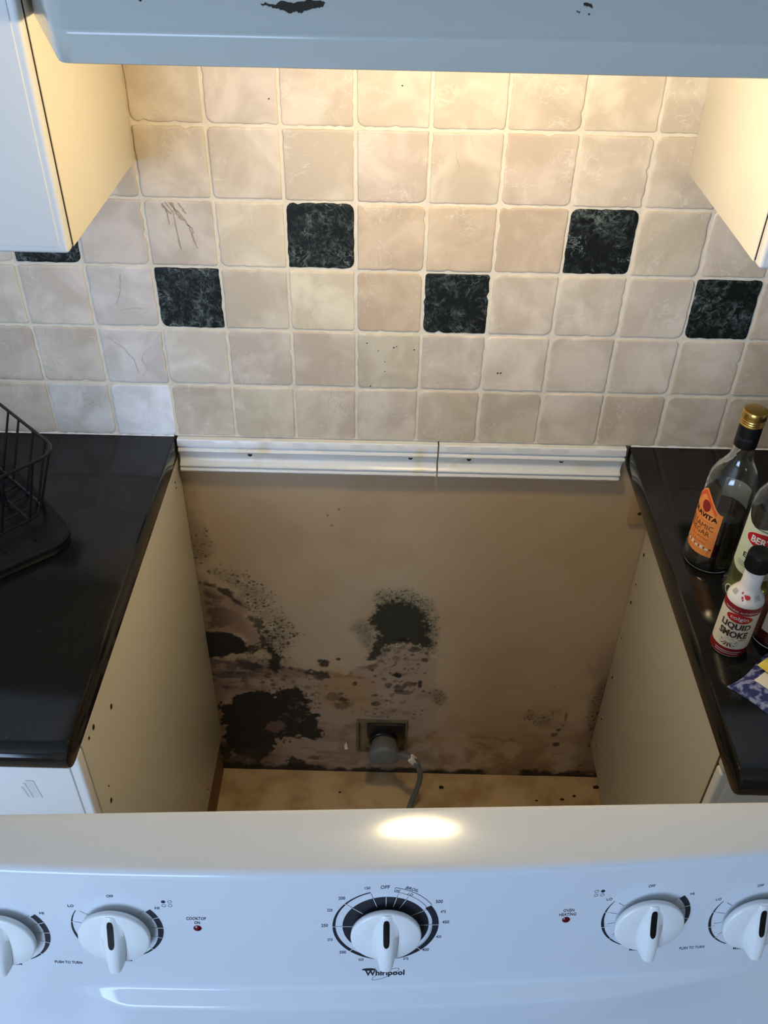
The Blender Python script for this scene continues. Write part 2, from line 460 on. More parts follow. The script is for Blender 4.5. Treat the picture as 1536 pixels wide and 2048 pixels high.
MOLD_STREAKS = {
  'arc': [(0.2, -0.354), (0.225, -0.359), (0.246, -0.374), (0.266, -0.401), (0.278, -0.415)],
  'conn': [(0.274, -0.539), (0.306, -0.533), (0.326, -0.543), (0.342, -0.571), (0.329, -0.59)],
  'band': [(0.18, -0.588), (0.218, -0.582), (0.28, -0.595), (0.324, -0.59), (0.376, -0.605), (0.429, -0.619)],
  'band2': [(0.26, -0.586), (0.301, -0.604), (0.328, -0.597)],
  'dark2': [(0.304, -0.454), (0.307, -0.486), (0.316, -0.513), (0.326, -0.543)],
}
MOLD_SPOTS = [(0.439, -0.58, 0.0128, 0.0143, 0.9), (0.47, -0.568, 0.0048, 0.0047, 0.9), (0.542, -0.599, 0.0075, 0.0057, 0.8), (0.504, -0.644, 0.0054, 0.0067, 0.8), (0.596, -0.616, 0.0139, 0.0081, 1), (0.645, -0.642, 0.0043, 0.015, 0.9), (0.653, -0.664, 0.0043, 0.0042, 0.9), (0.668, -0.67, 0.0028, 0.0042, 0.9), (0.549, -0.712, 0.0111, 0.0069, 0.7), (0.543, -0.683, 0.0099, 0.0042, 0.7), (0.475, -0.678, 0.0087, 0.0051, 0.7), (0.482, -0.7, 0.0099, 0.0051, 0.7), (0.478, -0.723, 0.02, 0.0209, 0.55), (0.653, -0.563, 0.0074, 0.007, 0.75), (0.562, -0.571, 0.0053, 0.0047, 0.6), (0.604, -0.5, 0.0082, 0.006, 0.9), (0.589, -0.382, 0.005, 0.0028, 0.8), (0.407, -0.913, 0.02, 0.0117, 0.65), (0.967, -0.84, 0.0092, 0.0093, 0.85), (0.958, -0.807, 0.0102, 0.011, 0.75), (0.965, -0.788, 0.0067, 0.009, 0.8), (0.974, -0.771, 0.0034, 0.0054, 0.7), (0.976, -0.748, 0.0034, 0.0178, 0.6), (0.976, -0.877, 0.0105, 0.0038, 0.4), (0.456, -0.174, 0.0018, 0.0024, 0.8), (0.463, -0.198, 0.0019, 0.0024, 0.8), (0.477, -0.159, 0.0015, 0.0019, 0.8), (0.374, -0.708, 0.0155, 0.0104, 0.9), (0.396, -0.707, 0.0111, 0.0086, 0.8), (0.387, -0.735, 0.0089, 0.0053, 0.8), (0.403, -0.747, 0.0056, 0.0053, 0.8), (0.331, -0.842, 0.0046, 0.0075, 0.8), (0.339, -0.857, 0.0035, 0.0057, 0.8), (0.353, -0.854, 0.0035, 0.0057, 0.8), (0.304, -0.648, 0.0055, 0.005, 0.7), (0.326, -0.641, 0.0044, 0.0041, 0.7), (0.316, -0.631, 0.0065, 0.0041, 0.6), (0.455, -0.688, 0.0176, 0.0171, 0.45), (0.568, -0.535, 0.0084, 0.0061, 0.6), (0.63, -0.533, 0.0125, 0.0062, 0.7), (0.936, -0.642, 0.0022, 0.0033, 0.5), (0.944, -0.726, 0.0028, 0.0035, 0.7), (1.034, -0.918, 0.0047, 0.003, 0.7), (0.18, -0.846, 0.0058, 0.0303, 0.5), (0.575, -0.648, 0.0098, 0.01, 0.65), (0.597, -0.659, 0.0152, 0.0084, 0.65), (0.624, -0.641, 0.013, 0.0082, 0.65), (0.612, -0.67, 0.0175, 0.0068, 0.6)]
MOLD_SPECKLE = [(0.892, -0.734, 0.0244, 0.0282, 0.5), (0.925, -0.754, 0.029, 0.025, 0.45), (0.949, -0.726, 0.0199, 0.0246, 0.25), (1.042, -0.68, 0.0196, 0.1047, 0.7), (1.05, -0.785, 0.018, 0.0738, 0.6), (0.206, -0.261, 0.0286, 0.0649, 0.35), (0.693, -0.684, 0.0175, 0.0343, 0.6), (0.668, -0.486, 0.0123, 0.0607, 0.45)]


# ---- the plasterboard of the gap, with the hole for the outlet box, its colours painted per vertex
BOX = (0.5075, 0.6225, -0.8795, -0.7655)        # x0, x1, z0, z1 of the outlet box
def value_noise(X, Z, scale, octaves=4, seed=0, rough=0.55):
    rg = np.random.default_rng(seed)
    out = np.zeros_like(X); amp = 1.0; tot = 0.0
    for k in range(octaves):
        g = rg.random((256, 256))
        u = (X+3.0)*scale; w = (Z+3.0)*scale
        iu = np.floor(u).astype(int); iw = np.floor(w).astype(int)
        fu = u-iu; fw = w-iw
        fu = fu*fu*(3-2*fu); fw = fw*fw*(3-2*fw)
        a = g[iu % 256, iw % 256]; b = g[(iu+1) % 256, iw % 256]
        c = g[iu % 256, (iw+1) % 256]; d = g[(iu+1) % 256, (iw+1) % 256]
        out += amp*((a*(1-fu)+b*fu)*(1-fw)+(c*(1-fu)+d*fu)*fw)
        tot += amp; amp *= rough; scale *= 2.0
    return np.clip((out/tot-0.5)*1.7+0.5, 0, 1)

def poly_sdf(X, Z, poly):
    """signed distance, negative inside"""
    d = np.full(X.shape, 1e9); ins = np.zeros(X.shape, bool)
    n = len(poly)
    for i in range(n):
        ax, az = poly[i]; bx, bz = poly[(i+1) % n]
        ex, ez = bx-ax, bz-az
        t = np.clip(((X-ax)*ex+(Z-az)*ez)/(ex*ex+ez*ez+1e-12), 0, 1)
        d = np.minimum(d, np.hypot(X-ax-t*ex, Z-az-t*ez))
        if abs(bz-az) > 1e-9:
            c = ((az > Z) != (bz > Z)) & (X < (bx-ax)*(Z-az)/(bz-az)+ax)
            ins ^= c
    return np.where(ins, -d, d)

def line_dist(X, Z, pts):
    d = np.full(X.shape, 1e9)
    for i in range(len(pts)-1):
        ax, az = pts[i]; bx, bz = pts[i+1]; ex, ez = bx-ax, bz-az
        t = np.clip(((X-ax)*ex+(Z-az)*ez)/(ex*ex+ez*ez+1e-12), 0, 1)
        d = np.minimum(d, np.hypot(X-ax-t*ex, Z-az-t*ez))
    return d

def sstep(a, b, x):
    t = np.clip((x-a)/(b-a), 0, 1); return t*t*(3-2*t)

def dots(X, Z, cell, density, seed, rmin=0.25, rmax=0.5):
    """scattered round colonies, one per cell where 'density' allows"""
    rg = np.random.default_rng(seed); K = 512
    jx, jz, jr, jk = (rg.random((K, K)) for _ in range(4))
    out = np.zeros_like(X)
    iu = np.floor((X+3)/cell).astype(int); iw = np.floor((Z+3)/cell).astype(int)
    for du in (-1, 0, 1):
        for dw in (-1, 0, 1):
            a = (iu+du) % K; b = (iw+dw) % K
            cx = (iu+du+0.2+0.6*jx[a, b])*cell-3; cz = (iw+dw+0.2+0.6*jz[a, b])*cell-3
            r = cell*(rmin+(rmax-rmin)*jr[a, b]**2)
            d = np.hypot(X-cx, (Z-cz)*1.1)/r
            out = np.maximum(out, (1-sstep(0.75, 1.1, d))*(jk[a, b] < density))
    return out

def paint_plaster(X, Z):
    S = MOLD_AREAS; T = MOLD_STREAKS
    n1 = value_noise(X, Z, 9, 4, 1); n2 = value_noise(X, Z, 45, 4, 2); n3 = value_noise(X, Z, 150, 3, 3, 0.6); n4 = value_noise(X, Z, 22, 5, 4, 0.6)
    edge = (n2-0.5)*0.022+(n3-0.5)*0.010                     # ragged outline of the growths
    streak = value_noise(X*0.45, Z*1.6, 26, 4, 12)           # lying patches
    col = np.empty(X.shape+(3,)); col[:] = lin(191, 170, 142)[:3]
    def lay(c, w, k=1.0):
        w = np.clip(w, 0, 1)[..., None]*k
        col[:] = col*(1-w)+np.array(lin(*c)[:3])*w
    # broad unevenness of old paint, browner towards the floor
    lay((176, 150, 116), sstep(0.45, 0.7, n1), 0.35)
    lay((160, 128, 90), sstep(-0.60, -0.90, Z)*sstep(0.3, 0.65, n4), 0.45)
    # damp greyish-brown stain over the lower wall
    d = poly_sdf(X, Z, S['stain'])+(n2-0.5)*0.020+(n4-0.5)*0.012
    st = 1-sstep(-0.004, 0.004, d)
    right = sstep(0.62, 0.72, X)                               # the stain thins out to the right
    st = st*(1-0.75*right)
    lay((158, 136, 120), st, 0.72)
    lay((118, 94, 78), st*sstep(0.55, 0.75, streak), 0.55)
    lay((176, 152, 128), st*sstep(0.60, 0.78, n4), 0.45)
    rimw = (1-sstep(0.0, 0.007, np.abs(d+0.004)))*(X < 0.66)
    lay((108, 84, 68), rimw*sstep(0.4, 0.62, n2), 0.7)
    lay((96, 76, 64), dots(X, Z, 0.024, 0.55*st*(Z > -0.74), 41, 0.2, 0.5)*sstep(0.30, 0.55, n2)*(X > 0.34)*(X < 0.63), 0.6)
    lay((72, 54, 44), dots(X, Z, 0.015, 0.30*st*(Z > -0.76)*(X > 0.30)*(X < 0.66), 42, 0.15, 0.42), 0.75)
    lay((168, 134, 84), (1-sstep(-0.02, 0.03, poly_sdf(X, Z, S['tan'])+(n4-0.5)*0.03)), 0.6)
    lay((122, 92, 60), sstep(-0.78, -0.93, Z)*sstep(0.38, 0.62, n1*0.5+n4*0.5), 0.55)
    lay((184, 156, 116), (1-sstep(-0.006, 0.006, poly_sdf(X, Z, S['eff'])+(n2-0.5)*0.02)), 0.5*1.0)
    lay((112, 82, 52), (1-sstep(0.002, 0.006, np.abs(poly_sdf(X, Z, S['eff'])+(n2-0.5)*0.02-0.004)))*sstep(0.5, 0.7, n4), 0.4)
    # brown seep along both edges
    lay((104, 78, 46), sstep(0.232, 0.196, X+(n4-0.5)*0.03), 0.5)
    lay((140, 116, 102), sstep(0.99, 1.045, X+(n4-0.5)*0.03)*sstep(-0.4, -0.6, Z), 0.6)
    # speckled fringe at the left
    d = poly_sdf(X, Z, S['speck'])+(n4-0.5)*0.04+(n3-0.5)*0.012
    inside = 1-sstep(-0.035, 0.014, d)
    lay((126, 122, 98), inside*sstep(0.2, 0.6, n2), 0.55)
    near = inside*np.clip(1.25-1.6*np.abs((X-0.30)*0.9+(Z+0.46)*0.55), 0.3, 1)
    lay((34, 30, 26), dots(X, Z, 0.008, 0.42*near, 21, 0.2, 0.5)*(inside > 0.25), 0.85)
    lay((30, 26, 22), dots(X, Z, 0.014, 0.55*near*sstep(-0.38, -0.50, Z), 22, 0.2, 0.46)*(inside > 0.4), 0.9)
    lay((46, 40, 32), dots(X, Z, 0.0048, 0.6*near, 23, 0.25, 0.5)*(inside > 0.1), 0.7)
    d = poly_sdf(X, Z, S['pink'])+(n4-0.5)*0.03
    w = 1-sstep(-0.012, 0.01, d)
    lay((150, 122, 104), w, 0.8)
    lay((74, 54, 48), w*sstep(0.40, 0.66, n4)*sstep(0.31, 0.20, X), 0.85)
    lay((40, 28, 28), (1-sstep(0.004, 0.010, line_dist(X, Z, T['arc'])+(n2-0.5)*0.016)), 0.9)
    lay((26, 26, 24), (1-sstep(0.007, 0.014, line_dist(X, Z, T['conn'])+edge)), 0.92)
    lay((40, 34, 30), (1-sstep(0.004, 0.014, line_dist(X, Z, T['dark2'])+edge)), 0.8)
    lay((38, 30, 32), (1-sstep(0.003, 0.012, line_dist(X, Z, T['band'])+edge*1.3)), 0.85)
    lay((34, 28, 30), (1-sstep(0.007, 0.020, line_dist(X, Z, T['band2'])+edge*1.2)), 0.75)
    # greyish violet bloom under the band
    z1 = sstep(0.32, 0.21, X)*sstep(-0.555, -0.60, Z)*sstep(-0.72, -0.66, Z)
    lay((126, 106, 106), z1, 0.6)
    lay((62, 50, 54), z1*sstep(0.48, 0.66, streak), 0.75)
    lay((66, 52, 50), sstep(0.40, 0.26, X)*sstep(-0.57, -0.60, Z)*sstep(-0.69, -0.64, Z)*sstep(0.58, 0.70, n2), 0.6)
    # the solid black growths
    d = poly_sdf(X, Z, S['big'])+edge*1.15+(n4-0.5)*0.014
    w = 1-sstep(-0.0025, 0.0025, d)
    lay((12, 12, 12), w, 0.98)
    bare = w*sstep(0.62, 0.70, n2*0.6+n3*0.4)*sstep(0.28, 0.33, X)
    lay((98, 82, 66), bare, 0.75)
    lay((34, 36, 33), w*sstep(0.55, 0.8, n3), 0.45)
    lay((112, 88, 78), (1-sstep(-0.004, 0.004, poly_sdf(X, Z, S['hole'])+edge*1.4)), 0.85)
    w = (1-sstep(-0.012, 0.02, poly_sdf(X, Z, S['big'])))
    lay((20, 18, 16), dots(X, Z, 0.008, 0.5*w*sstep(0.29, 0.34, X), 51, 0.2, 0.5)*(d > 0), 0.9)
    d = poly_sdf(X, Z, S['up'])+(n2-0.5)*0.010+(n3-0.5)*0.003
    lay((13, 14, 13), 1-sstep(-0.002, 0.002, d), 0.98)
    d = poly_sdf(X, Z, S['smear'])+edge
    lay((26, 24, 22), 1-sstep(-0.003, 0.003, d), 0.9)
    w = sstep(0.35, 0.24, X)*sstep(-0.85, -0.89, Z)
    lay((56, 46, 44), w*sstep(0.35, 0.55, n4), 0.75)
    lay((18, 17, 17), w*sstep(0.52, 0.62, n2), 0.85)
    # green-black fan in the middle
    lay((118, 122, 98), (1-sstep(-0.018, 0.012, poly_sdf(X, Z, S['fring'])+(n4-0.5)*0.03)), 0.55)
    lay((114, 118, 98), (1-sstep(-0.016, 0.012, poly_sdf(X, Z, S['left'])+(n4-0.5)*0.03)), 0.6)
    d = poly_sdf(X, Z, S['fring'])
    lay((40, 44, 34), dots(X, Z, 0.0048, 0.8*(1-sstep(-0.02, 0.010, d)), 31, 0.28, 0.55)*(d < 0.012), 0.85)
    d = poly_sdf(X, Z, S['left'])
    lay((62, 66, 54), dots(X, Z, 0.0048, 0.6*(1-sstep(-0.02, 0.006, d)), 32, 0.25, 0.5)*(d < 0.008), 0.75)
    d = poly_sdf(X, Z, S['fan'])+(n3-0.5)*0.022+(n2-0.5)*0.008
    lay((30, 35, 27), 1-sstep(-0.009, 0.003, d), 0.94)
    lay((50, 60, 46), (1-sstep(-0.022, -0.008, d))*sstep(0.55, 0.8, n3), 0.5)
    # single spots and soft smudges
    for cx, cz, rx, rz, k in MOLD_SPOTS:
        q = np.hypot((X-cx)/rx, (Z-cz)/rz)+(n2-0.5)*0.9+(n3-0.5)*0.5
        lay((28, 24, 20), 1-sstep(0.75, 1.1, q), k)
    for cx, cz, rx, rz, k in MOLD_SPECKLE:
        q = np.hypot((X-cx)/rx, (Z-cz)/rz)+(n4-0.5)*0.9
        w = 1-sstep(0.3, 1.15, q)
        lay((78, 72, 58), w, 0.6*k)
        lay((34, 32, 26), dots(X, Z, 0.0062, 1.1*w*k, int(abs(cx)*1000), 0.25, 0.5), 0.8)
    # worm-like browned patches right of the middle
    for cx, cz, rx, rz in ((0.607, -0.655, 0.038, 0.026), (0.600, -0.585, 0.050, 0.020), (0.395, -0.70, 0.030, 0.030)):
        w = (1-sstep(0.6, 1.1, np.hypot((X-cx)/rx, (Z-cz)/rz)))
        lay((58, 42, 30), w*sstep(0.07, 0.02, np.abs(n2-0.5)), 0.8)
    # black line where the board meets the floor, broken in one place
    w = sstep(FLOOR+0.026, FLOOR+0.010, Z+(n2-0.5)*0.022)
    gap = sstep(0.80, 0.83, X)*sstep(0.91, 0.88, X)
    lay((20, 14, 10), w*(1-0.75*gap), 0.96)
    return col

def plasterboard():
    xs = np.arange(0.17, 1.1201, 0.002); zs = np.arange(FLOOR-0.001, 0.0005, 0.002)
    xs = np.sort(np.append(xs, BOX[:2])); zs = np.sort(np.append(zs, BOX[2:]))
    X, Z = np.meshgrid(xs, zs, indexing='ij')
    nx, nz = X.shape
    relief = (value_noise(X, Z, 6, 3, 9)-0.5)*0.0016
    V = np.stack([X, 0.008+relief, Z], -1).reshape(-1, 3)
    idx = np.arange(nx*nz).reshape(nx, nz)
    a = idx[:-1, :-1]; b = idx[1:, :-1]; c = idx[1:, 1:]; d = idx[:-1, 1:]
    cx = (X[:-1, :-1]+X[1:, 1:])/2; cz = (Z[:-1, :-1]+Z[1:, 1:])/2
    keep = ~((cx > BOX[0]) & (cx < BOX[1]) & (cz > BOX[2]) & (cz < BOX[3]))
    F = np.stack([a[keep], b[keep], c[keep], d[keep]], -1)
    me = bpy.data.meshes.new('plasterboard')
    me.from_pydata(V.tolist(), [], F.tolist())
    C = np.concatenate([paint_plaster(X, Z), np.ones((nx, nz, 1))], -1).reshape(-1, 4).astype(np.float32)
    at = me.color_attributes.new('stain', 'FLOAT_COLOR', 'POINT')
    at.data.foreach_set('color', C.ravel())
    o = link('plasterboard', me, M['drywall'], wb, 60)
    o['label'] = 'stained plasterboard with black and green mould'
plasterboard()
# plain board left and right of the gap, behind the cabinets
MB().box(X0, 0.17, 0.008, 0.0615, FLOOR, -0.0005).box(1.12, X1, 0.008, 0.0615, FLOOR, -0.0005).build('plain_board', M['paint'], wb, smooth=0)

# ---- tiles
DARK = {(3, 0), (3, 4), (3, 8), (3, 12), (2, 2), (2, 6), (2, 10), (2, -2)}
TONE = {  # (row, column): sRGB of the stone
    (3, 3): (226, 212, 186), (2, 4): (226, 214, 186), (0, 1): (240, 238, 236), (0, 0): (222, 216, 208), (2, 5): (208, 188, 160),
    (3, 2): (208, 194, 176), (3, 7): (208, 188, 164), (1, 5): (206, 196, 172), (1, 1): (220, 210, 200),
    (3, 6): (210, 190, 164), (3, 5): (210, 190, 164), (1, 2): (222, 212, 196), (2, 1): (220, 210, 200),
}
def tile_outline(half, chip):
    """perimeter of a tumbled square: rounded corners, wavy and nicked edges"""
    n = 12; pts = []
    r = half*random.uniform(0.08, 0.16)
    crs = [half*random.choice((0.04, 0.06, 0.08, 0.10, 0.16, 0.22)) for _ in range(4)]
    cs = [(1, 1), (-1, 1), (-1, -1), (1, -1)]
    for q in range(4):
        cr = crs[q]; cx, cz = cs[q][0]*(half-cr), cs[q][1]*(half-cr)
        for k in range(4):
            a = q*PI/2+k/3*PI/2
            pts.append((cx+cr*math.cos(a), cz+cr*math.sin(a)))
        nx, nz = cs[(q+1) % 4]; cr2 = crs[(q+1) % 4]
        a = (q+1)*PI/2
        ex, ez = nx*(half-cr2)+cr2*math.cos(a), nz*(half-cr2)+cr2*math.sin(a)
        sx, sz = pts[-1]
        for k in range(1, n):
            t = k/n
            w = random.gauss(0, chip)
            if random.random() < 0.07: w = -abs(random.gauss(0, chip*3.6))
            ox, oz = math.cos(a), math.sin(a)
            pts.append((sx+(ex-sx)*t+ox*w, sz+(ez-sz)*t+oz*w))
    return pts

def make_tile(row, c):
    pts = tile_outline(0.0486, 0.00042)
    n = len(pts); v = []; f = []
    tx = random.gauss(0, 0.004); tz = random.gauss(0, 0.004); lift = random.uniform(-0.0006, 0.0004)
    for k, (sc, y) in enumerate(((1.0, 0.0060), (1.0, 0.0010), (0.990, 0.0002), (0.972, -0.0002), (0.92, -0.0002))):
        for (x, z) in pts:
            j = 1.0 if k < 1 else 1.0+random.gauss(0, 0.0018)
            v.append((x*sc*j, y+lift+tx*x+tz*z, z*sc*j))
    for k in range(4):
        for i in range(n):
            f.append((k*n+i, k*n+(i+1) % n, (k+1)*n+(i+1) % n, (k+1)*n+i))
    f.append(tuple(4*n+i for i in range(n)))
    dark = (row, c) in DARK
    o = MB().add(v, f).build('tile', M['marble'] if dark else M['tile'], wb, smooth=50,
                             at=((c+0.5)*P+random.gauss(0, 0.0004), 0.0, (row+0.5)*P+random.gauss(0, 0.0004)))
    if dark:
        o['label'] = 'dark green marble tile'
    base = TONE.get((row, c))
    if base is None:
        g = random.gauss(0, 1)
        base = (214+4*g+random.gauss(0, 0.8), 200+4*g+random.gauss(0, 0.6), 180+4*g+random.gauss(0, 1.5))
    o.color = lin(*base)
    return o
for row in range(0, 8):
    for c in range(-3, 14):
        make_tile(row, c)

# marks that sit on single tiles: brown cracks, pits
def crack(pts, w, m='hole'):
    mb = MB(); v = []; f = []
    fine = []
    for i in range(len(pts)-1):
        for k in range(5):
            t = k/5
            fine.append((pts[i][0]+(pts[i+1][0]-pts[i][0])*t+random.gauss(0, 0.0006), pts[i][1]+(pts[i+1][1]-pts[i][1])*t+random.gauss(0, 0.0006)))
    for i, (x, z) in enumerate(fine):
        h = w*random.uniform(0.25, 1.0)
        v += [(x-h, -0.0010, z), (x+h, -0.0010, z), (x-h, 0.002, z), (x+h, 0.002, z)]
    for i in range(len(fine)-1):
        a = 4*i; b = a+4
        f += [(a, a+1, b+1, b), (a, b, b+2, a+2), (a+1, a+3, b+3, b+1)]
    mb.add(v, f).build('crack', M[m], wb, smooth=0)
M['crackbrown'] = mat('crack_brown', lin(184, 162, 140), 0.8, noise=0.25, nscale=200)
M['crackgrey'] = mat('crack_grey', lin(186, 176, 166), 0.8)
crack([(0.232, 0.402), (0.238, 0.392), (0.246, 0.385)], 0.0014, 'crackbrown')
crack([(0.243, 0.404), (0.247, 0.398), (0.258, 0.386), (0.266, 0.372), (0.272, 0.352), (0.277, 0.332)], 0.0013, 'crackbrown')
crack([(0.238, 0.404), (0.247, 0.388), (0.250, 0.360), (0.252, 0.325)], 0.0007, 'crackbrown')
crack([(0.247, 0.403), (0.250, 0.392), (0.256, 0.380), (0.262, 0.377)], 0.0016, 'crackbrown')
crack([(0.256, 0.403), (0.262, 0.394), (0.266, 0.386)], 0.0012, 'crackbrown')
crack([(0.236, 0.398), (0.240, 0.380), (0.239, 0.366)], 0.0006, 'crackbrown')
crack([(0.266, 0.372), (0.272, 0.366), (0.273, 0.358)], 0.0015, 'crackbrown')
crack([(0.118, 0.185), (0.140, 0.168), (0.152, 0.148), (0.158, 0.118)], 0.0007, 'crackgrey')
crack([(0.198, 0.178), (0.178, 0.168), (0.165, 0.150), (0.172, 0.130), (0.160, 0.116)], 0.0007, 'crackgrey')
crack([(0.155, 0.292), (0.150, 0.262), (0.140, 0.240)], 0.0005, 'crackgrey')
crack([(0.142, 0.232), (0.165, 0.238), (0.196, 0.236)], 0.0005, 'crackgrey')
def pit(x, z, r):
    n = 8
    v = [(x+r*1.6*random.uniform(.6, 1.1)*math.cos(2*PI*k/n), -0.0011, z+r*random.uniform(.6, 1.1)*math.sin(2*PI*k/n)) for k in range(n)]
    w = [(a, 0.003, b) for a, _, b in v]
    MB().add(v+w, [tuple(range(n))]+[(k, (k+1) % n, n+(k+1) % n, n+k) for k in range(n)]).build('pit', M['hole'], wb, smooth=0)
for x, z, r in ((0.738, 0.137, 0.0013), (0.743, 0.1375, 0.0011), (0.527, 0.186, 0.0011), (0.545, 0.173, 0.0009), (0.570, 0.179, 0.0012), (0.574, 0.181, 0.0009),
                (0.602, 0.176, 0.0009), (0.556, 0.153, 0.0008), (0.533, 0.108, 0.0010), (0.556, 0.136, 0.0008), (0.395, 0.545, 0.0008), (0.572, 0.565, 0.0009), (1.00, 0.475, 0.0008)):
    pit(x, z, r)

# thin broken caulk where tile meets worktop
def caulk(x0, x1):
    v = []; f = []; n = int((x1-x0)/0.006)
    for i in range(n+1):
        x = x0+(x1-x0)*i/n
        h = max(0.0, 0.0017+random.gauss(0, 0.0007)-(0.004 if random.random() < 0.22 else 0))
        v += [(x, -0.0022, 0.0002), (x, -0.0004, 0.0004+h), (x, 0.003, 0.0004+h)]
    for i in range(n):
        a = 3*i
        f += [(a, a+3, a+4, a+1), (a+1, a+4, a+5, a+2)]
    MB().add(v, f).build('caulk_line', M['trim'], wb, smooth=0)
caulk(-0.30, 0.198); caulk(0.979, 1.5)

# ---- moulding nailed under the tiles
PROFILE = [(0.0075, -0.0015), (-0.0075, -0.0015), (-0.0090, -0.003), (-0.0095, -0.0145), (-0.0070, -0.0165), (-0.0050, -0.0175), (-0.0048, -0.019), (-0.0100, -0.0215),
           (-0.0110, -0.0240), (-0.0070, -0.0290), (-0.0035, -0.036), (-0.0028, -0.042), (-0.0060, -0.0485), (-0.0125, -0.0525), (-0.0128, -0.0545), (-0.0070, -0.0562), (-0.0068, -0.0575),
           (-0.0125, -0.0592), (-0.0140, -0.0625), (-0.0112, -0.0665), (-0.0085, -0.0690), (0.0075, -0.0700)]
def moulding(name, x0, x1, screws, label):
    n = 40; v = []; f = []; m = len(PROFILE)
    for i in range(n+1):
        x = x0+(x1-x0)*i/n
        for k, (y, z) in enumerate(PROFILE):
            xx = x
            if name == 'trim_2' and i == n:            # roughly sawn slanted end
                xx = x-0.10*max(0, -z-0.02)-0.002*random.random()
            v.append((xx, y+(0 if y > 0.007 else random.gauss(0, 0.00012)), z+random.gauss(0, 0.00015)))
    for i in range(n):
        for k in range(m):
            k2 = (k+1) % m
            f.append((i*m+k, i*m+k2, (i+1)*m+k2, (i+1)*m+k))
    f += [tuple(range(m))[::-1], tuple(n*m+k for k in range(m))]
    o = tag(MB().add(v, f).build(name, M['trim'], smooth=40), label, 'trim', kind='structure')
    for sx, sz in screws:
        s = MB()
        s.lathe([(0.0040, 0.0), (0.0040, 0.0012), (0.0022, 0.0020), (0.0010, 0.0012)], seg=12)
        so = s.build('screw_head', M['hole'], o, smooth=30)
        so.location = (sx, -0.0048, sz); so.rotation_euler = (math.radians(90), 0, 0)
    return o
moulding('trim_1', 0.2035, 0.6490, [(0.3258, -0.0316), (0.6033, -0.0305)], 'longer white moulding under the tiles, left of the joint')
moulding('trim_2', 0.6515, 0.9720, [(0.7043, -0.0305), (0.8637, -0.0300)], 'shorter white moulding under the tiles, right of the joint')

# pale wooden block on the wall at the right
blk = empty('wooden_block', (1.021, 0.0075, -0.174)); tag(blk, 'small pale wooden block on the wall under the right worktop edge', 'block')
MB().box(-0.0155, 0.0175, -0.0065, 0, 0, 0.085, 0.001).build('block', M['wood'], blk)
h = MB().lathe([(0.0036, 0), (0.0036, 0.0006)], seg=14).build('screw_hole', M['hole'], blk); h.location = (0.002, -0.0063, 0.026); h.rotation_euler = (PI/2, 0, 0)

# ================================================================== WORKTOPS AND CABINETS
def worktop(name, x0, x1, front, label, inner):
    """stone slab with a fully rounded front edge; 'inner' is the cut end at the stove gap"""
    T = 0.041; r = T/2
    n = 10
    def ring(y_front, inset):
        R = r-inset
        pts = [(-0.001, -inset), (y_front+r, -inset)]
        for k in range(1, n):
            a = PI/2+PI*k/n
            pts.append((y_front+r+R*math.cos(a), -r+R*math.sin(a)))
        pts += [(y_front+r, -T+inset), (-0.001, -T+inset)]
        return pts
    e = 0.0035
    stations = []
    if inner == 'right': stations = [(x0, 0), (x1-e, 0), (x1-e*0.3, e*0.3), (x1, e)]
    else: stations = [(x0, e), (x0+e*0.3, e*0.3), (x0+e, 0), (x1, 0)]
    v = []; f = []; m = n+3
    for x, ins in stations:
        v += [(x, y, z) for y, z in ring(front, ins)]
    for i in range(len(stations)-1):
        for k in range(m):
            k2 = (k+1) % m
            f.append((i*m+k, i*m+k2, (i+1)*m+k2, (i+1)*m+k))
    f += [tuple(range(m))[::-1], tuple((len(stations)-1)*m+k for k in range(m))]
    o = MB().add(v, f).build(name, M['granite'], smooth=40)
    return tag(o, label, 'worktop')
worktop('worktop', -1.25, 0.2005, -0.650, 'black stone worktop left of the stove gap, under the dish rack', 'right')
worktop('worktop', 0.976, 2.0, -0.664, 'black stone worktop right of the stove gap, under the bottles', 'left')

def disc(name, parent, loc, r, axis, m, h=0.0006, sq=1.0):
    mb = MB().lathe([(r, -0.0004), (r, h)], seg=12)
    o = mb.build(name, m, parent, smooth=0)
    o.location = loc
    o.rotation_euler = {'x': (0, PI/2, 0), '-x': (0, -PI/2, 0), 'y': (-PI/2, 0, 0), '-y': (PI/2, 0, 0)}[axis]
    o.scale = (1, sq, 1)
    return o

# left base cabinet: its side faces the gap at x = 0.197
cb = empty('base_cabinet', (-0.20, -0.30, FLOOR)); tag(cb, 'cream base cabinet under the left worktop, white drawer front', 'cabinet')
def W(o, parent):
    o.matrix_parent_inverse = Matrix.Translation(-Vector(parent.location)); return o
T0 = -0.0415
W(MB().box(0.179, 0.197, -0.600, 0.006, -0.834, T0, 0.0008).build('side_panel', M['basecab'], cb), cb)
W(MB().box(-0.62, 0.1785, -0.600, 0.004, -0.834, T0-0.001).build('carcass', M['cab'], cb, smooth=0), cb)
W(MB().box(-0.62, 0.190, -0.540, 0.002, FLOOR, -0.8345).build('plinth', M['plinth'], cb, smooth=0), cb)
def front(mb, x0, x1, y0, y1, z0, z1):
    """foil-wrapped front: rounded edges and a routed step round a raised field"""
    mb.box(x0, x1, y0+0.003, y1, z0, z1, 0.004, 3)
    mb.box(x0+0.012, x1-0.012, y0, y0+0.008, z0+0.012, z1-0.012, 0.0028, 2)
    return mb
df = W(front(MB(), -0.30, 0.1965, -0.622, -0.6005, -0.205, -0.050).build('drawer_front', M['door'], cb), cb)
W(front(MB(), -0.30, 0.1965, -0.622, -0.6005, -0.832, -0.209).build('door', M['door'], cb), cb)
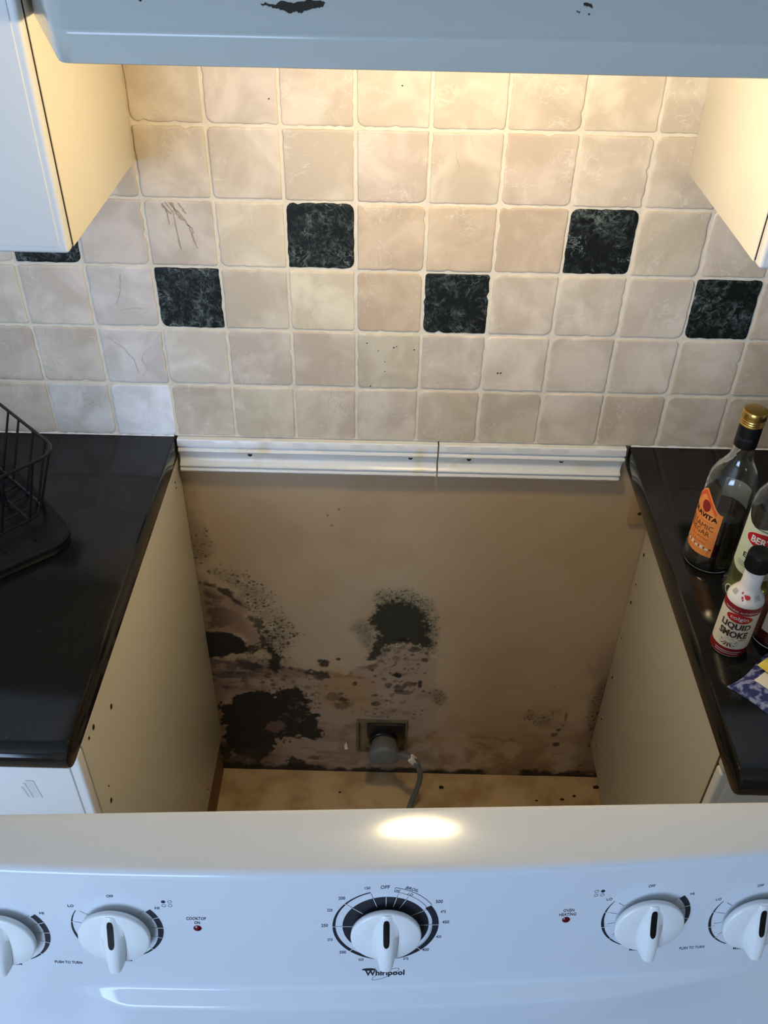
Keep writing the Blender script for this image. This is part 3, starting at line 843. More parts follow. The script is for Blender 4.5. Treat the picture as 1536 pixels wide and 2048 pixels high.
h = MB().tube([(-0.09, -0.6225, -0.13), (-0.09, -0.645, -0.13), (-0.08, -0.65, -0.13), (-0.03, -0.65, -0.13), (-0.02, -0.645, -0.13), (-0.02, -0.6225, -0.13)], 0.004)
W(h.build('handle', M['steel'], cb), cb)
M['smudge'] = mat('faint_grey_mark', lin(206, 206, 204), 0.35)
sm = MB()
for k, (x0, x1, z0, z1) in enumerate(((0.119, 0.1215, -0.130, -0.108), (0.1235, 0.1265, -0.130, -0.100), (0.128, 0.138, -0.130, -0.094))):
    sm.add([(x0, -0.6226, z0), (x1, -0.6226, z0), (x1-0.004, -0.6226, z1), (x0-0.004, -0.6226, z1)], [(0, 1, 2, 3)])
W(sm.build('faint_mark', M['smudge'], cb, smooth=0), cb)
for y, z, r in ((-0.4967, -0.1046, 0.0042), (-0.560, -0.0667, 0.0042), (-0.579, -0.064, 0.0026), (-0.571, -0.212, 0.0040), (-0.0364, -0.0726, 0.0022), (-0.566, -0.186, 0.0014), (-0.16, -0.80, 0.0028), (-0.036, -0.085, 0.0018)):
    W(disc('screw_hole', cb, (0.1972, y, z), r, 'x', M['hole'], sq=0.8), cb)

# right base cabinet: set further back from the gap, x = 1.045
cr = empty('base_cabinet', (1.45, -0.26, FLOOR)); tag(cr, 'cream base cabinet under the right worktop, set back under its overhang', 'cabinet')
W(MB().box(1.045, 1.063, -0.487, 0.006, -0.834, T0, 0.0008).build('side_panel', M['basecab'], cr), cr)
W(MB().box(1.0635, 1.95, -0.487, 0.004, -0.834, T0-0.001).build('carcass', M['cab'], cr, smooth=0), cr)
W(MB().box(1.14, 1.95, -0.43, 0.002, FLOOR, -0.8345).build('plinth', M['plinth'], cr, smooth=0), cr)
W(MB().box(1.0455, 1.10, -0.4895, -0.4875, -0.834, T0, 0).build('seam', M['plinth'], cr, smooth=0), cr)
W(front(MB(), 1.045, 1.50, -0.512, -0.490, -0.205, -0.046).build('drawer_front', M['door'], cr), cr)
W(front(MB(), 1.045, 1.50, -0.512, -0.490, -0.832, -0.209).build('door', M['door'], cr), cr)
for y, z, r in ((-0.0139, -0.2342, 0.0038), (-0.0121, -0.36, 0.0038), (-0.0199, -0.5723, 0.0034), (-0.02, -0.71, 0.0026), (-0.0139, -0.31, 0.0022), (-0.012, -0.46, 0.002), (-0.03, -0.79, 0.002)):
    W(disc('screw_hole', cr, (1.0448, y, z), r, '-x', M['hole'], sq=0.8), cr)

# upper cabinets either side of the hood
def upper(x_in, sgn, label):
    c = empty('upper_cabinet', (x_in-sgn*0.28, -0.15, 0.46)); tag(c, label, 'cabinet')
    s = lambda a: x_in-sgn*a                       # distance away from the gap
    def bx(a, b, y0, y1, z0, z1, bv=0.0):
        return MB().box(min(s(a), s(b)), max(s(a), s(b)), y0, y1, z0, z1, bv)
    W(bx(0, 0.018, -0.296, -0.0012, 0.460, 1.30, 0.0008).build('side_panel', M['cab'], c), c)
    W(bx(0.0182, 0.56, -0.296, -0.0012, 0.462, 1.30).build('carcass', M['cab'], c, smooth=0), c)
    W(bx(0.001, 0.02, -0.2975, -0.2962, 0.462, 1.30).build('seam', M['hole'], c, smooth=0), c)
    d = MB()
    x0, x1 = sorted((s(0.0), s(0.555)))
    d.box(x0, x1, -0.3165, -0.2985, 0.459, 1.295, 0.0045, 3)
    d.box(x0+0.0085, x1-0.0085, -0.3180, -0.310, 0.4675, 1.2865, 0.0014, 2)
    dd = W(d.build('door', M['door'], c), c)
    r = MB()
    xa, xb = x0+0.075, x1-0.075
    r.tube([(xa, -0.3178, 0.575), (xa+0.012, -0.3178, 0.545), (xa+0.05, -0.3178, 0.534), (xb-0.05, -0.3178, 0.534), (xb-0.012, -0.3178, 0.545), (xb, -0.3178, 0.575), (xb, -0.3178, 1.22), (xa, -0.3178, 1.22)], 0.0032, 8, True)
    q = r.build('routed_bead', M['door'], dd); q.matrix_parent_inverse = dd.matrix_parent_inverse.copy(); q.matrix_parent_inverse = Matrix.Translation(-Vector(c.location)) if False else Matrix.Identity(4)
    return c
upper(0.2035, 1, 'white wall cabinet at the left, lit warm on its side by the hood')
upper(0.9715, -1, 'white wall cabinet at the right edge of the photo')

# ================================================================== RANGE HOOD
hood = empty('range_hood', (0.588, -0.24, 0.70)); tag(hood, 'white enamelled range hood with chipped paint over the stove gap', 'range hood')
HX0, HX1 = 0.2075, 0.9675
def hood_ring(z, yf, taper=0.082, ysh=-0.285, rc=0.012):
    """plan outline: straight sides, then tapering in to a narrower front with softened corners"""
    a = Vector((HX0, ysh)); b = Vector((HX0+taper, yf)); c = Vector((HX1-taper, yf)); d = Vector((HX1, ysh))
    pts = [Vector((HX0, -0.0015)), a]
    def corner(p, q, r):
        u = (p-q).normalized(); w = (r-q).normalized()
        s = q+u*rc; e = q+w*rc
        return [s*(1-t)**2+q*2*t*(1-t)+e*t*t for t in (0, .25, .5, .75, 1)]
    pts += corner(a, b, c)+corner(b, c, d)+[d, Vector((HX1, -0.0015))]
    return [(q.x, q.y, z) for q in pts]
levels = [(0.7045, -0.452, 0.072), (0.6920, -0.452, 0.072), (0.6905, -0.4720, 0.081), (0.6915, -0.4740, 0.082), (0.7130, -0.4785, 0.083), (0.7150, -0.4786, 0.083), (0.7165, -0.4780, 0.083), (0.7178, -0.4768, 0.0824), (0.7200, -0.4750, 0.0818), (0.7225, -0.4735, 0.081), (0.86, -0.3580, 0.042)]
v = []; f = []
m = len(hood_ring(0, -0.4))
for z, yf, tp in levels: v += hood_ring(z, yf, tp)
for i in range(len(levels)-1):
    for k in range(m-1):
        f.append((i*m+k, i*m+k+1, (i+1)*m+k+1, (i+1)*m+k))
    f.append((i*m+m-1, i*m, (i+1)*m, (i+1)*m+m-1))
f.append(tuple((len(levels)-1)*m+k for k in range(m)))
v2 = hood_ring(0.735, -0.452, 0.072)             # the pan inside
n0 = len(v); v += v2
for k in range(m):
    f.append((k, (k+1) % m, n0+(k+1) % m, n0+k))
f.append(tuple(n0+k for k in range(m)))
W(MB().add(v, f).build('hood_shell', M['hood'], hood, smooth=50), hood)
W(MB().box(0.33, 0.845, -0.33, -0.06, 0.722, 0.7345, 0.003).build('grease_filter', M['steel'], hood), hood)
W(MB().lathe([(0.042, 0.0), (0.038, 0.006), (0.018, 0.008)], (LAMP[0], LAMP[1], 0.7265), 24).build('lamp_holder', M['door'], hood), hood)
bulb = W(MB().lathe([(0.008, 0.0), (0.012, -0.004), (0.013, -0.007), (0.011, -0.010), (0.004, -0.0125)], (LAMP[0], LAMP[1]+0.055, 0.7262), 16).build('lamp_bulb', M['bulb'], hood), hood)
# bare patches where the enamel has flaked off the sloping front
def hood_y(z): return -0.4735+(z-0.7225)*0.84
def flake(poly):
    v = []; f = []
    fine = []
    n = len(poly)
    for i in range(n):
        for k in range(4):
            t = k/4; a = poly[i]; b = poly[(i+1) % n]
            fine.append((a[0]+(b[0]-a[0])*t+random.gauss(0, .0005), a[1]+(b[1]-a[1])*t+random.gauss(0, .0004)))
    n = len(fine)
    v = [(x, hood_y(z)-0.0006, z) for x, z in fine]+[(x, hood_y(z)+0.001, z) for x, z in fine]
    f = [tuple(range(n))]+[(i, (i+1) % n, n+(i+1) % n, n+i) for i in range(n)]
    W(MB().add(v, f).build('bare_patch', M['chip'], hood, smooth=0), hood)
flake([(0.4549, 0.735), (0.4588, 0.7363), (0.4652, 0.7349), (0.4707, 0.7368), (0.4818, 0.7364), (0.4917, 0.7378), (0.5017, 0.7377), (0.5057, 0.7371), (0.5042, 0.7346), (0.4986, 0.7333), (0.4915, 0.732), (0.4868, 0.73), (0.482, 0.7312), (0.4773, 0.7302), (0.4701, 0.7319), (0.4641, 0.7324), (0.4601, 0.7339)])
flake([(0.4881, 0.7387), (0.4945, 0.7379), (0.4969, 0.7391)])
flake([(0.711, 0.7394), (0.7137, 0.7403), (0.7173, 0.7395), (0.7178, 0.737), (0.7146, 0.7379), (0.7114, 0.7378)])
flake([(0.7059, 0.735), (0.7075, 0.735), (0.7072, 0.7338)])
flake([(0.7151, 0.7336), (0.7167, 0.7333), (0.7159, 0.7327)])
flake([(0.3565, 0.7368), (0.3594, 0.7353), (0.3601, 0.7368)])

# ================================================================== THE RANGE, pulled out into the room
YAW = math.radians(2.6188)
rg = empty('kitchen_range', (0.5684, -0.8422, FLOOR), YAW); tag(rg, 'white electric kitchen range pulled out from the wall, dials on its backguard', 'stove')
TZ = 0.21-FLOOR                                   # height of the backguard's top
E10 = math.radians(10)
def dep(s): return 0.0597-0.0097*(s/0.3)**2       # the front is gently bowed
def panel_pt(s, t, h=0.0):
    return (s, -dep(s)-t*math.sin(E10)-h*math.cos(E10), TZ-t*math.cos(E10)+h*math.sin(E10))

# backguard: profile lofted across the width
def bg_profile(s):
    D = dep(s); q = 1-(smoothstep(0.215, 0.270, -s) if s < 0 else smoothstep(0.17, 0.345, s))
    pts = [(-0.004, 0.0), (-0.004, TZ-0.0105), (-0.002, TZ-0.0070), (0.002, TZ-0.0060)]
    r = 0.0045
    a0 = math.radians(6.0)                         # top strip slopes down to the wall
    zt = lambda d: TZ-(D-d)*math.tan(a0)
    pts += [(D*0.5, zt(D*0.5)), (D-0.008, zt(D-0.008))]
    for k in range(1, 6):                          # soft front edge
        u = k/6
        A = Vector((D-0.008, zt(D-0.008))); B = Vector((D+0.0005, TZ+0.0005)); C2 = Vector((D+0.007*math.sin(E10), TZ-0.007*math.cos(E10)))
        c = A*(1-u)**2+B*2*u*(1-u)+C2*u*u
        pts.append((c.x, c.y))
    for t, off in ((0.007, 0), (0.05, 0), (0.10, 0), (0.138, 0), (0.1440, 0.0001*q), (0.1450, 0.0005*q), (0.1458, 0.0012*q), (0.1470, 0.0026*q), (0.1522, 0.0090*q), (0.1532, 0.0100*q), (0.1542, 0.0106*q), (0.1555, 0.0109*q), (0.1580, 0.0110*q), (0.19, 0.0100*q), (0.225, 0.0085*q), (0.262, 0.0075*q)):
        pts.append((D+t*math.sin(E10)+off, TZ-t*math.cos(E10)))
    zb = pts[-1][1]
    pts += [(0.02, zb), (0.02, 0.0)] if False else [(0.0005, zb)]
    pts[0] = (-0.004, zb)
    return pts[:-1]
S_N = 120
v = []; f = []; HWID = 0.378
for i in range(S_N+1):
    s = -HWID+2*HWID*i/S_N
    pr = bg_profile(s); m = len(pr)
    v += [(s, -d, z) for d, z in pr]
for i in range(S_N):
    for k in range(m):
        k2 = (k+1) % m
        f.append((i*m+k, i*m+k2, (i+1)*m+k2, (i+1)*m+k))
f += [tuple(range(m))[::-1], tuple(S_N*m+k for k in range(m))]
bgd = MB().add(v, f).build('backguard', M['enamel'], rg, smooth=60)

# body under it
zc = TZ-0.262*math.cos(E10)                        # cooktop level
MB().box(-0.378, 0.378, -0.685, -0.004, 0.05, zc-0.018, 0.004).build('body', M['enamel'], rg)
MB().box(-0.381, 0.381, -0.70, -0.0, zc-0.0178, zc-0.0005, 0.005).build('cooktop_frame', M['enamel'], rg)
ct = MB().box(-0.355, 0.355, -0.675, -0.145, zc-0.0008, zc+0.0035, 0.0015).build('cooktop_glass', M['blackglass'], rg)
for x, y, r in ((-0.19, -0.27, 0.075), (0.19, -0.27, 0.095), (-0.19, -0.52, 0.105), (0.19, -0.52, 0.08)):
    mb = MB(); vv = []; ff = []
    for k in range(48):
        a = 2*PI*k/48
        for rr in (r, r-0.0015): vv.append((x+rr*math.cos(a), y+rr*math.sin(a), zc+0.0037))
    for k in range(48):
        j = (k+1) % 48; ff.append((2*k, 2*j, 2*j+1, 2*k+1))
    mb.add(vv, ff).build('burner_ring', M['inkgrey'], ct, smooth=0)
od = MB().box(-0.372, 0.372, -0.715, -0.686, 0.22, zc-0.03, 0.006).build('oven_door', M['enamel'], rg)
MB().box(-0.25, 0.25, -0.7175, -0.7145, 0.34, 0.66, 0.001).build('oven_window', M['blackglass'], od)
MB().tube([(-0.30, -0.714, zc-0.085), (-0.30, -0.75, zc-0.085), (-0.28, -0.76, zc-0.085), (0.28, -0.76, zc-0.085), (0.30, -0.75, zc-0.085), (0.30, -0.714, zc-0.085)], 0.011, 10).build('oven_handle', M['enamel'], od)
MB().box(-0.372, 0.372, -0.712, -0.686, 0.06, 0.21, 0.006).build('storage_drawer', M['enamel'], rg)
for x in (-0.34, 0.34):
    for y in (-0.06, -0.62):
        MB().lathe([(0.016, 0), (0.016, 0.02), (0.008, 0.022), (0.008, 0.055)], (x, y, 0), 16).build('foot', M['black'], rg)

# printed scales
class Print:
    def __init__(self): self.mb = MB()
    def arc(self, c, a0, a1, w0, w1, h=0.00025, n=40):
        """ring piece, angles clockwise from the top; w0/w1 = (inner, outer) radius at either end"""
        v = []; f = []
        n = max(6, int(abs(a1-a0)/4))
        for i in range(n+1):
            t = i/n; a = math.radians(a0+(a1-a0)*t)
            for k in (0, 1):
                r = w0[k]+(w1[k]-w0[k])*t
                v.append(panel_pt(c[0]+r*math.sin(a), c[1]-r*math.cos(a), h))
        for i in range(n): f.append((2*i, 2*i+1, 2*i+3, 2*i+2))
        self.mb.add(v, f); return self
    def tick(self, c, a, r0, r1, w, h=0.00025):
        a = math.radians(a); dx, dt = math.sin(a), -math.cos(a)
        v = [panel_pt(c[0]+dx*r-dt*w*k, c[1]+dt*r+dx*w*k, h) for r in (r0, r1) for k in (-.5, .5)]
        self.mb.add(v, [(0, 1, 3, 2)]); return self
    def word(self, body, s, t, w, hgt, rot=0.0, bold=0.012, h=0.00025, shear=0.0, big=False):
        q, f = text_geo(body, w, hgt, bold, shear)
        a = math.radians(rot); ca, sa = math.cos(a), math.sin(a)
        v = [panel_pt(s+x*ca+y*sa, t-(y*ca-x*sa), h) for x, y in q]
        MB().add(v, f).build('printed_word', M['ink' if big else 'inkgrey'], bgd, smooth=0); return self
    def oval(self, s, t, rx, ry, w=None, rot=0.0, h=0.00025, n=28):
        a = math.radians(rot); ca, sa = math.cos(a), math.sin(a); v = []; f = []
        for k in range(n):
            p = 2*PI*k/n
            for q in ((1.0,) if w is None else (1.0, None)):
                x, y = (rx*math.cos(p), ry*math.sin(p)) if q else ((rx-w)*math.cos(p), (ry-w)*math.sin(p))
                v.append(panel_pt(s+x*ca+y*sa, t-(y*ca-x*sa), h))
        if w is None: f = [tuple(range(n))]
        else: f = [(2*k, 2*((k+1) % n), 2*((k+1) % n)+1, 2*k+1) for k in range(n)]
        self.mb.add(v, f); return self
    def build(self, name, m, stuff=False):
        o = self.mb.build(name, m, bgd, smooth=0)
        bm = bmesh.new(); bm.from_mesh(o.data); bmesh.ops.remove_doubles(bm, verts=bm.verts[:], dist=2e-5); bm.to_mesh(o.data); bm.free()
        if stuff: o['kind'] = 'stuff'
        return o

OC = (-0.0005, 0.0626)                               # centre of the oven dial
Print().arc(OC, -126, 126, (0.0200, 0.0352), (0.0200, 0.0352)).build('dial_ring', M['ink'])
Print().arc(OC, -168, -90, (0.0402, 0.0436), (0.0410, 0.0434)).arc(OC, -90, -46, (0.0410, 0.0434), (0.0418, 0.0432)).arc(OC, -46, -17, (0.0418, 0.0432), (0.0420, 0.0430)).build('dial_arc', M['ink'])
Print().arc(OC, 57, 100, (0.0378, 0.0434), (0.0384, 0.0434)).arc(OC, 100, 138, (0.0384, 0.0434), (0.0396, 0.0436)).arc(OC, 138, 168, (0.0396, 0.0436), (0.0420, 0.0438)).build('dial_arc', M['ink'])
pw = Print()
for a in (-90, -50, -17, 0, 14, 27, 60, 90): pw.tick(OC, a, 0.0240, 0.0353, 0.00045, 0.0005)
for a in (-137, -90, -50, 90, 137): pw.tick(OC, a, 0.0376, 0.0440, 0.00050, 0.0005)
pw.build('dial_ticks', M['inkwhite'], True)
pg = Print()
for a in (-90, -50, -17): pg.tick(OC, a, 0.0353, 0.0412, 0.0003)
for a, r in ((14, 0.0400), (27, 0.0396), (60, 0.0385), (90, 0.038), (137, 0.0385), (-137, 0.040)): pg.tick(OC, a, 0.0353, r, 0.0003)
pg.arc(OC, 9, 57, (0.0463, 0.0467), (0.0440, 0.0444)).arc(OC, 9, 57, (0.0415, 0.0418), (0.0392, 0.0395)).arc(OC, 57, 100, (0.0392, 0.0395), (0.0374, 0.0377)).arc(OC, 100, 140, (0.0374, 0.0377), (0.0388, 0.0391))
pg.tick(OC, 9, 0.0415, 0.0466, 0.0004)
for w, s, t, wd in (('150', -0.0154, 0.0166, .0045), ('225', -0.0457, 0.0424, .0043), ('275', -0.0462, 0.0793, .0043), ('325', -0.0207, 0.1058, .0043),
                    ('475', 0.0459, 0.0470, .0043), ('425', 0.0435, 0.0783, .0043), ('375', 0.0170, 0.1059, .0043)):
    pg.word(w, s, t, wd, 0.0031)
pg.word('BROIL', 0.0201, 0.0188, 0.0112, 0.0032, 24, shear=0.2).word('HI', 0.0088, 0.0204, 0.0034, 0.0030, 12, shear=0.2).word('LO', 0.0187, 0.0250, 0.0044, 0.0030, 24, shear=0.2)
for w, s, t, wd in (('200', -0.0359, 0.0281, .0054), ('250', -0.0503, 0.0612, .0056), ('300', -0.0359, 0.0957, .0056), ('500', 0.0423, 0.0345, .0056), ('450', 0.0486, 0.0600, .0056), ('400', 0.0332, 0.0946, .0056)):
    pg.word(w, s, t, wd, 0.0038, bold=0.012)
pg.word('OFF', -0.0014, 0.0158, 0.0073, 0.0042, bold=0.008)
pg.build('dial_lines', M['inkgrey'], True)

pl = Print()
pl.word('Whirlpool', -0.0005, 0.1252, 0.0335, 0.0092, bold=0.03, big=True)
pl.oval(-0.0140, 0.1193, 0.0060, 0.0016)
pl.build('logo_oval', M['ink'])
ps = Print(); ps.oval(0.0000, 0.1260, 0.0135, 0.0038, 0.00035, -32); ps.build('logo_swoosh', M['inkgrey'])

KN = [(-0.3136, 0.0765, -1), (-0.2192, 0.0662, -1), (0.2160, 0.0662, 1), (0.3094, 0.0758, 1)]
pt = Print(); pm = Print()
for s, t, sd in KN:
    c = (s, t)
    if sd < 0:
        Print().arc(c, 51, 100, (0.0325, 0.0376), (0.0331, 0.0376)).arc(c, 100, 155, (0.0331, 0.0376), (0.0372, 0.0378)).build('dial_arc', M['ink'])
        Print().arc(c, -57, -116, (0.0366, 0.0372), (0.0352, 0.0376)).arc(c, -116, -122, (0.0352, 0.0376), (0.0364, 0.0365)).build('dial_arc', M['ink'])
        thick, thin = (68, 88, 108, 135), (-80,)
    else:
        Print().arc(c, 50, 92, (0.0325, 0.0376), (0.0335, 0.0376)).arc(c, 92, 116, (0.0335, 0.0376), (0.0370, 0.0374)).build('dial_arc', M['ink'])
        Print().arc(c, -52, -100, (0.0368, 0.0372), (0.0350, 0.0376)).arc(c, -100, -155, (0.0350, 0.0376), (0.0372, 0.0378)).build('dial_arc', M['ink'])
        thick, thin = (72, 98), (-75, -105, -132)
    for a in thick+thin: pm.tick(c, a, 0.0322, 0.0380, 0.0005, 0.0005)
    for a in ((48, 68, 88, 108) if sd < 0 else (-52, -75, -100, -128)): pt.tick(c, a, 0.0262, 0.0328, 0.0003)
    for a in ((-55, -80) if sd < 0 else (48, 75)): pt.tick(c, a, 0.0262, 0.0340, 0.0003)
    pt.word('OFF', s-0.001, t-0.0385, 0.0056, 0.0032).word('LO', s-0.0341, t-0.0255, 0.0048, 0.0030).word('HI', s+0.0352, t-0.0255, 0.0036, 0.0030)
    pt.word('MEDIUM', s-0.0006, t+0.0415, 0.0148, 0.0032)
for s, fill, t in ((-0.1757, 0, 0.0345), (0.1725, 1, 0.0318)):
    k = 0
    for b in (0, 1):
        for a in (0, 1):
            x, y = s-0.0026+0.0052*a, t-0.0015+0.0046*b
            Print().oval(x, y, 0.0017, 0.0016, None if k == fill else 0.0003).build('burner_dot', M['ink' if k == fill else 'inkgrey'])
            k += 1
pt.word('PUSH TO TURN', -0.2665, 0.1130, 0.0230, 0.0034).word('PUSH TO TURN', 0.2635, 0.1112, 0.0222, 0.0034)
pt.word('COOKTOP', -0.1538, 0.0528, 0.0160, 0.0036).word('ON', -0.1535, 0.0580, 0.0046, 0.0036)
pt.word('OVEN', 0.1495, 0.0518, 0.0090, 0.0036).word('HEATING', 0.1490, 0.0568, 0.0142, 0.0036)
pt.build('dial_lines', M['inkgrey'], True); pm.build('scale_ticks', M['inkwhite'], True)

def panel_matrix(s, t, rot=0.0):
    """x along the panel, y up the panel, z out of it"""
    T = Vector((1, 2*0.0097*s/0.09, 0)).normalized()
    U = Vector((0, math.sin(E10), math.cos(E10)))
    N = T.cross(U).normalized(); U = N.cross(T)
    R = Matrix((T, U, N)).transposed().to_4x4()
    return Matrix.Translation(Vector(panel_pt(s, t))) @ R @ Matrix.Rotation(math.radians(rot), 4, 'Z')

for s, t in ((-0.1537, 0.0648), (0.1484, 0.0634)):
    o = MB().lathe([(0.0034, 0), (0.0033, 0.0005), (0.0024, 0.0012), (0.0008, 0.0016)], seg=20).build('indicator_light', M['led'], rg)
    o.matrix_local = panel_matrix(s, t)

def knob_meshes(R, L0, L1, wide):
    cap = MB().lathe([(R*0.70, 0.0045), (R*0.94, 0.0048), (R*0.985, 0.0062), (R, 0.0090), (R*0.985, 0.0102), (R*0.95, 0.0109), (R*0.5, 0.0112), (0.001, 0.0112)], seg=64)
    g = MB(); v = []; f = []; n = 22; m = 9
    def shape(u):                                  # u: 0 at the pointer end, 1 at the tail
        wb = wide*(0.46+0.40*math.sin(PI*min(1, 0.10+0.86*u))**0.8)
        wt = wide*(0.34+0.06*math.sin(PI*u))
        H = 0.0128+0.0085*smoothstep(0, 0.9, u)
        return wb, min(wt, wb*0.9), H
    for i in range(n+1):
        u = i/n; y = L0+(L1-L0)*u
        wb, wt, H = shape(u)
        if i == 0: H = 0.0116
        z0 = 0.0095 if abs(y) < R*0.95 else 0.0095
        v += [(-wb, y, z0), (-wb*0.97, y, z0+(H-z0)*0.35), (-wt*1.25, y, H-0.0022), (-wt*0.85, y, H-0.0005), (0, y, H), (wt*0.85, y, H-0.0005), (wt*1.25, y, H-0.0022), (wb*0.97, y, z0+(H-z0)*0.35), (wb, y, z0)]
    for i in range(n):
        for k in range(m):
            k2 = (k+1) % m
            f.append((i*m+k, i*m+k2, (i+1)*m+k2, (i+1)*m+k))
    f += [tuple(range(m)), tuple(n*m+k for k in range(m))[::-1]]
    g.add(v, f)
    pt_ = MB(); v = []; f = []; n2 = 30
    for i in range(n2+1):                          # pointer inlay following the crest
        q = i/n2; u = 0.06+0.48*q; y = L0+(L1-L0)*u
        H = shape(u)[2]+0.0004
        w = 0.0024*math.sqrt(max(0.0, 1-(2*q-1)**6))+0.0001
        v += [(-w, y, H-0.0016), (-w, y, H-0.0002), (0, y, H), (w, y, H-0.0002), (w, y, H-0.0016)]
    for i in range(n2):
        for k in range(4):
            f.append((i*5+k, i*5+k+1, (i+1)*5+k+1, (i+1)*5+k))
    pt_.add(v, f)
    return cap, g, pt_
for (s, t, R, L0, L1, wd, lab) in [(OC[0], OC[1]+0.001, 0.0287, 0.0275, -0.0285, 0.0118, 'oven knob')]+[(k[0], k[1], 0.0292, 0.0275, -0.0285, 0.0112, None) for k in KN]:
    cap, g, pn = knob_meshes(R, L0, L1, wd)
    kb = cap.build('control_knob', M['knob'], rg, smooth=50)
    kb.matrix_local = panel_matrix(s, t)
    if lab: kb['label'] = 'larger white oven knob in the middle'
    g.build('grip', M['knob'], kb, smooth=50)
    pn.build('pointer', M['black'], kb, smooth=40)
    MB().lathe([(0.012, -0.002), (0.012, 0.002)], seg=16).build('shaft', M['knob'], kb)

# ================================================================== OUTLET, PLUG AND CORD
bx0, bx1, bz0, bz1 = BOX
ob = empty('outlet_box', ((bx0+bx1)/2, 0.008, (bz0+bz1)/2)); tag(ob, 'recessed metal outlet box low on the mouldy wall', 'outlet')
g = 0.0006
mb = MB()
mb.box(bx0+g, bx0+0.0045, 0.0010, 0.055, bz0+g, bz1-g).box(bx1-0.0045, bx1-g, 0.0010, 0.055, bz0+g, bz1-g)
mb.box(bx0+0.0045, bx1-0.0045, 0.0010, 0.055, bz0+g, bz0+0.0045).box(bx0+0.0045, bx1-0.0045, 0.0010, 0.055, bz1-0.0045, bz1-g)
W(mb.build('box_rim', M['metal'], ob, smooth=0), ob)
W(MB().box(bx0+0.0045, bx1-0.0045, 0.0125, 0.0575, bz0+0.0045, bz1-0.0045).build('box_back', M['boxin'], ob, smooth=0), ob)
cx, cz = 0.571, -0.826
sk = W(MB().box(cx-0.039, cx+0.046, -0.0040, 0.0122, cz+0.004, bz1-0.0052, 0.003).build('receptacle', M['socket'], ob), ob)
mb = MB().lathe([(0.033, -0.012), (0.033, 0.009), (0.031, 0.0105), (0.0285, 0.0105), (0.0285, 0.006), (0.001, 0.006)], seg=40)
rim = mb.build('receptacle_face', M['socket'], ob)
rim.matrix_parent_inverse = Matrix.Translation(-Vector(ob.location))
rim.location = (cx-0.002, -0.0005, cz); rim.rotation_euler = (PI/2, 0, 0)

pc = empty('power_cord', (cx, -0.02, cz)); tag(pc, 'grey range plug and cord in the outlet box', 'power cord')
# plug: flat-backed round body with a blunt lower lip, cable leaving at lower right
n = 36; v = []; f = []
rings = [(0.022, -0.0045, 0.0), (0.0265, -0.0110, 0.0), (0.0275, -0.018, 0.0), (0.0310, -0.030, -0.001), (0.0335, -0.043, -0.002), (0.0325, -0.048, -0.002), (0.0285, -0.0515, -0.002), (0.018, -0.0525, -0.002)]
for r, y, dz in rings:
    for k in range(n):
        a = 2*PI*k/n
        x = r*math.cos(a); z = r*math.sin(a)
        if z < -0.6*r: z = -0.6*r-(abs(z)-0.6*r)*0.5
        v.append((cx+x*1.08, y, cz+z+dz))
for i in range(len(rings)-1):
    for k in range(n): f.append((i*n+k, i*n+(k+1) % n, (i+1)*n+(k+1) % n, (i+1)*n+k))
f += [tuple(range(n)), tuple((len(rings)-1)*n+k for k in range(n))]
W(MB().add(v, f).build('plug', M['plug'], pc, smooth=50), pc)
def spline(pts, k=8):
    P = [Vector(q) for q in pts]; out = []
    for i in range(len(P)-1):
        a = P[max(0, i-1)]; b = P[i]; c = P[i+1]; d = P[min(len(P)-1, i+2)]
        for j in range(k):
            t = j/k
            out.append(0.5*((2*b)+(c-a)*t+(2*a-5*b+4*c-d)*t*t+(3*b-a-3*c+d)*t**3))
    out.append(P[-1]); return out
W(MB().tube(spline([(cx+0.018, -0.040, cz-0.006), (cx+0.034, -0.045, cz+0.004), (cx+0.046, -0.053, cz+0.0170)], 6), 0.0085, 12).build('strain_relief', M['plug'], pc), pc)
path = spline([(0.598, -0.045, -0.8190), (0.6135, -0.060, -0.8010), (0.6290, -0.070, -0.7980), (0.6420, -0.075, -0.8070), (0.6515, -0.078, -0.8330), (0.6525, -0.080, -0.8650), (0.6470, -0.082, -0.9000), (0.6380, -0.086, -0.9350), (0.630, -0.100, -0.9575), (0.615, -0.16, FLOOR+0.0066), (0.59, -0.40, FLOOR+0.0066), (0.58, -0.70, FLOOR+0.0066), (0.577, -0.845, FLOOR+0.030)], 8)
W(MB().tube(path, 0.0062, 12).build('cable', M['plug'], pc, smooth=60), pc)
tg = MB().box(-0.0065, 0.0065, -0.0078, 0.0078, -0.0085, 0.0085, 0.001)
to = tg.build('cord_tag', M['tagm'], pc); W(to, pc); to.location = (0.6340, -0.072, -0.8000); to.rotation_euler = (0, math.radians(-35), 0)

# plaster crumb left by the box
cm = MB().add([(0.478, 0.006, -0.862), (0.488, 0.006, -0.863), (0.484, 0.006, -0.846), (0.480, -0.004, -0.863), (0.487, -0.003, -0.864)], [(0, 2, 3), (2, 1, 4), (2, 4, 3), (3, 4, 1, 0), (0, 1, 2)])
cmo = cm.build('plaster_flake', M['paper'], wb, smooth=0)

